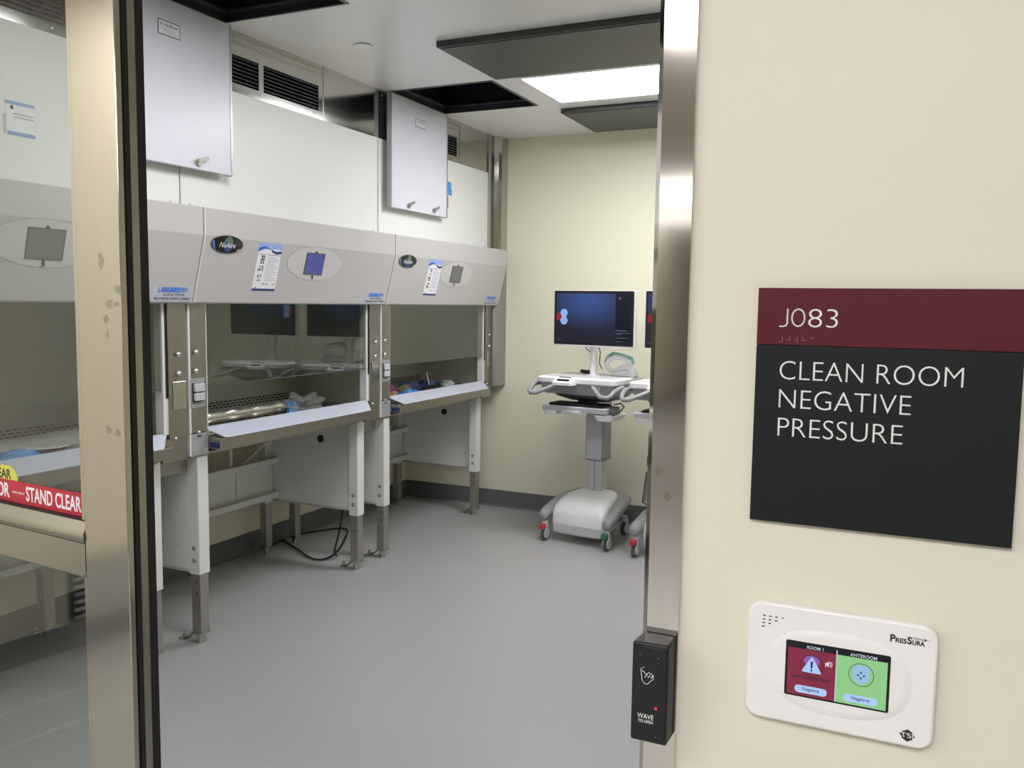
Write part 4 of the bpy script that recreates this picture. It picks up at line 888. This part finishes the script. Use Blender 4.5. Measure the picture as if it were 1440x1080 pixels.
for s_ in (-1, 1):
    P = [(s_*0.115, -0.040, 1.005), (s_*0.140, -0.075, 0.995), (s_*0.185, -0.120, 0.972), (s_*0.220, -0.145, 0.955), (s_*0.258, -0.145, 0.953), (s_*0.276, -0.125, 0.962), (s_*0.283, -0.090, 0.988), (s_*0.290, -0.04, 1.000), (s_*0.285, 0.02, 1.003), (s_*0.25, 0.06, 1.003)]
    MB().tube(P, 0.0135, 12).build('handle', grey_pl, ct)
    MB().box(s_*0.150-0.018, -0.0475, 0.978, s_*0.150+0.018, -0.043, 1.006).build('handle_mount', lgrey_pl, ct)
# keyboard tray
kt = loft([rr_pts(-0.225, -0.055, 0.215, 0.14, 0.012, 0.842), rr_pts(-0.228, -0.058, 0.218, 0.14, 0.012, 0.870), rr_pts(-0.222, -0.052, 0.212, 0.135, 0.012, 0.874)]).build('keyboard_tray', lgrey_pl, ct)
kb = loft([rr_pts(-0.190, -0.035, 0.175, 0.115, 0.01, 0.874), rr_pts(-0.190, -0.035, 0.175, 0.115, 0.01, 0.884)]).build('keyboard', black_pl, ct)
q = MB()
for r_ in range(5):
    for i in range(15): q.box(-0.184+i*0.0235, -0.028+r_*0.027, 0.884, -0.165+i*0.0235, -0.006+r_*0.027, 0.889)
tag(q.build('key', ink, kb), kind='stuff')
loft([rr_pts(-0.215, -0.05, -0.135, 0.05, 0.02, 0.815), rr_pts(-0.222, -0.056, -0.125, 0.06, 0.02, 0.842)]).build('tray_bumper', white_pl, ct)
loft([rr_pts(0.140, -0.05, 0.250, 0.12, 0.03, 0.800), rr_pts(0.120, -0.056, 0.275, 0.14, 0.03, 0.835)]).build('mouse_shelf', white_pl, ct)
MB().box(-0.085, -0.066, 0.828, 0.045, -0.05, 0.85).build('tray_lip', lgrey_pl, ct, bevel=0.004)
loft([rr_pts(0.205, -0.02, 0.262, 0.07, 0.02, 0.850), rr_pts(0.215, -0.01, 0.255, 0.06, 0.018, 0.882)]).build('mouse', dgrey_pl, ct)
MB().tube([(0.19, 0.11, 0.885), (0.24, 0.10, 0.900), (0.285, 0.05, 0.885), (0.28, -0.01, 0.855), (0.25, -0.045, 0.835), (0.21, -0.05, 0.825)], 0.004, 6).build('mouse_cable', black, ct)
MB().box(-0.075, 0.13, 0.845, 0.065, 0.30, 0.925).build('tray_support', grey_pl, ct, bevel=0.01)
# monitor
MB().cyl((0.0, 0.20, 1.05), (0.0, 0.20, 1.40), 0.0225, 20).cyl((0, 0.20, 1.05), (0, 0.20, 1.058), 0.04, 20).build('monitor_pole', white_pl, ct)
mc = 0.030
FM = Fr((mc, 0.118, 1.408), (1, 0, 0), (0, 0, 1), (0, -1, 0))
mn = MB().rrect(FM, -0.276, -0.174, 0.276, 0.176, 0.008, -0.045, -0.001).build('monitor', white_pl, ct, bevel=0.002)
MB().rrect(FM, -0.273, -0.162, 0.273, 0.174, 0.006, -0.002, 0.002).build('bezel', black_pl, mn, bevel=0.001)
MB().box(mc-0.05, 0.16, 1.33, mc+0.05, 0.205, 1.45).build('mount', white_pl, mn)
scm = screen_glow('desktop_picture', (20, 24, 44), (62, 96, 176), (mc-0.03, 0.118, 1.53), (0.32, 0.3, 0.20), 0.62)
sn = MB().rect(FM, -0.258, -0.148, 0.152, 0.158, 0.002, 0.0026).build('screen', scm, mn)
MB().rect(FM, 0.152, -0.148, 0.258, 0.158, 0.002, 0.0026).build('side_bar', emis('screen_sidebar', (24, 27, 48), 0.6), mn)
def hexa(a, b, r): return [(a+r*math.cos(R(60*i)), b+r*math.sin(R(60*i))) for i in range(6)]
MB().prism(FM, hexa(-0.203, 0.035, 0.028), 0.0026, 0.003).prism(FM, hexa(-0.203, -0.013, 0.028), 0.0026, 0.003).rect(FM, -0.217, -0.004, -0.189, 0.026, 0.0026, 0.0029).build('hexagon_tile', emis('hexagon_blue', (150, 190, 250), 0.8), mn)
MB().prism(FM, hexa(-0.244, 0.011, 0.026)[0:2]+[(-0.257, 0.0335), (-0.257, -0.0115)]+hexa(-0.244, 0.011, 0.026)[5:6], 0.0026, 0.003).build('red_tile', emis('hexagon_red', (170, 40, 60), 0.7), mn)
q = MB()
for (a0, a1, b, h) in ((0.155, 0.232, -0.070, 0.005), (0.155, 0.248, -0.084, 0.003), (0.155, 0.200, -0.091, 0.003), (0.155, 0.242, -0.114, 0.003), (0.155, 0.205, -0.136, 0.003), (-0.25, -0.225, -0.135, 0.004)): q.rect(FM, a0, b, a1, b+h, 0.0026, 0.003)
q.disc(FM, 0.180, 0.128, 0.008, 0.008, 0.0026, 0.003)
tag(q.build('screen_text', emis('screen_grey', (120, 124, 140), 0.6), mn), kind='stuff')
MB().tube([(-0.045, 0.16, 1.245), (-0.045, 0.19, 1.215), (-0.02, 0.2, 1.195)], 0.003, 6).build('monitor_cable', black, ct)
MB().tube([(0.03, 0.20, 1.24), (0.045, 0.2, 1.20), (0.03, 0.22, 1.13), (0.04, 0.24, 1.09)], 0.003, 6).build('monitor_cable', black, ct)
TH = R(-7)
ct.location = (-1.848, 5.000, 0); ct.rotation_euler.z = TH
ct['label'] = 'white computer cart standing fully in view, one red and one green brake tab'
bpy.context.view_layer.update()
ct2 = copy_tree(ct); ct2.location = (-1.225, 4.905, 0)
ct2['label'] = 'second computer cart, mostly hidden behind the steel jamb'

def on_cart(c, p):
    return Matrix.Translation(c.location) @ Matrix.Rotation(c.rotation_euler.z, 4, 'Z') @ Vector(p)
# white holder with teal wrap and a black handset on the first cart's worktop
hl = thing('scanner_holder', on_cart(ct, (0.165, 0.25, 1.052)), 'curved white holder with pale teal wrap standing on the cart worktop', 'holder')
B0 = on_cart(ct, (0, 0, 0))
def cw(x, y, z): return on_cart(ct, (x, y, z))
MB().tube([cw(0.25, 0.25, 1.055), cw(0.245, 0.25, 1.085), cw(0.215, 0.25, 1.115), cw(0.175, 0.25, 1.105), cw(0.12, 0.25, 1.082), cw(0.08, 0.25, 1.095), cw(0.065, 0.25, 1.130)], [0.030, 0.032, 0.028, 0.020, 0.016, 0.016, 0.016], 12, flat=0.9).build('cradle', white_pl, hl)
MB().tube([cw(0.065, 0.25, 1.125), cw(0.085, 0.25, 1.155), cw(0.125, 0.25, 1.172), cw(0.185, 0.25, 1.165), cw(0.225, 0.25, 1.145), cw(0.235, 0.25, 1.115)], [0.014, 0.016, 0.015, 0.015, 0.014, 0.012], 10).build('hoop', white_pl, hl)
MB().tube([cw(0.050, 0.265, 1.135), cw(0.075, 0.265, 1.170), cw(0.105, 0.265, 1.190), cw(0.17, 0.265, 1.180), cw(0.23, 0.265, 1.165), cw(0.245, 0.265, 1.130)], [0.010, 0.015, 0.014, 0.014, 0.013, 0.009], 10).build('teal_wrap', mat('teal_film', (140, 196, 180), 0.35, var=0.15, vscale=30), hl)
MB().add([cw(0.10, 0.22, 1.052), cw(0.27, 0.22, 1.052), cw(0.27, 0.29, 1.052), cw(0.10, 0.29, 1.052), cw(0.14, 0.23, 1.085), cw(0.265, 0.23, 1.095), cw(0.265, 0.28, 1.095), cw(0.14, 0.28, 1.085)],
         [(3, 2, 1, 0), (4, 5, 6, 7), (0, 1, 5, 4), (1, 2, 6, 5), (2, 3, 7, 6), (3, 0, 4, 7)]).build('foot', white_pl, hl, bevel=0.006)
bx = thing('handset', on_cart(ct, (-0.08, 0.27, 1.052)), 'black handset lying on the cart worktop left of the monitor pole', 'handset')
MB().tube([cw(-0.125, 0.27, 1.072), cw(-0.105, 0.27, 1.066), cw(-0.06, 0.27, 1.066), cw(-0.04, 0.27, 1.070)], [0.011, 0.014, 0.014, 0.011], 10, flat=0.9).build('body', black_pl, bx)
MB().tube([cw(-0.04, 0.27, 1.070), cw(-0.02, 0.26, 1.060), cw(0.0, 0.25, 1.056)], 0.003, 6).build('cord', black, bx)
# coiled cord beside the second cart
cc = thing('coiled_cord', on_cart(ct2, (-0.27, 0.30, 0.2)), 'coiled grey power cord hanging from a black plug beside the second cart', 'cable')
def c2w(x, y, z): return on_cart(ct2, (x, y, z))
P = []
for i in range(19*8):
    a = i/8*2*math.pi; P.append(c2w(-0.272+0.011*math.cos(a)-0.00015*i, 0.29+0.011*math.sin(a), 0.46-i*0.0013))
MB().tube(P, 0.0034, 6).build('coil', dgrey_pl, cc)
MB().tube([c2w(-0.262, 0.29, 0.52), c2w(-0.27, 0.29, 0.49), c2w(-0.262, 0.29, 0.46)], 0.0034, 6).tube([c2w(-0.29, 0.29, 0.262), c2w(-0.27, 0.30, 0.24), c2w(-0.22, 0.33, 0.235)], 0.005, 6).build('lead', dgrey_pl, cc)
V_ = [c2w(x, y, z) for z in (0.50, 0.56) for x, y in ((-0.275, 0.275), (-0.24, 0.275), (-0.24, 0.31), (-0.275, 0.31))]
MB().add(V_, [(3, 2, 1, 0), (4, 5, 6, 7), (0, 1, 5, 4), (1, 2, 6, 5), (2, 3, 7, 6), (3, 0, 4, 7)]).build('plug', black_pl, cc, bevel=0.004)
V_ = [c2w(x, y, z) for z in (0.495, 0.60) for x, y in ((-0.28, 0.31), (0.0, 0.31), (0.0, 0.32), (-0.28, 0.32))]
MB().add(V_, [(3, 2, 1, 0), (4, 5, 6, 7), (0, 1, 5, 4), (1, 2, 6, 5), (2, 3, 7, 6), (3, 0, 4, 7)]).build('bracket', silver, cc)
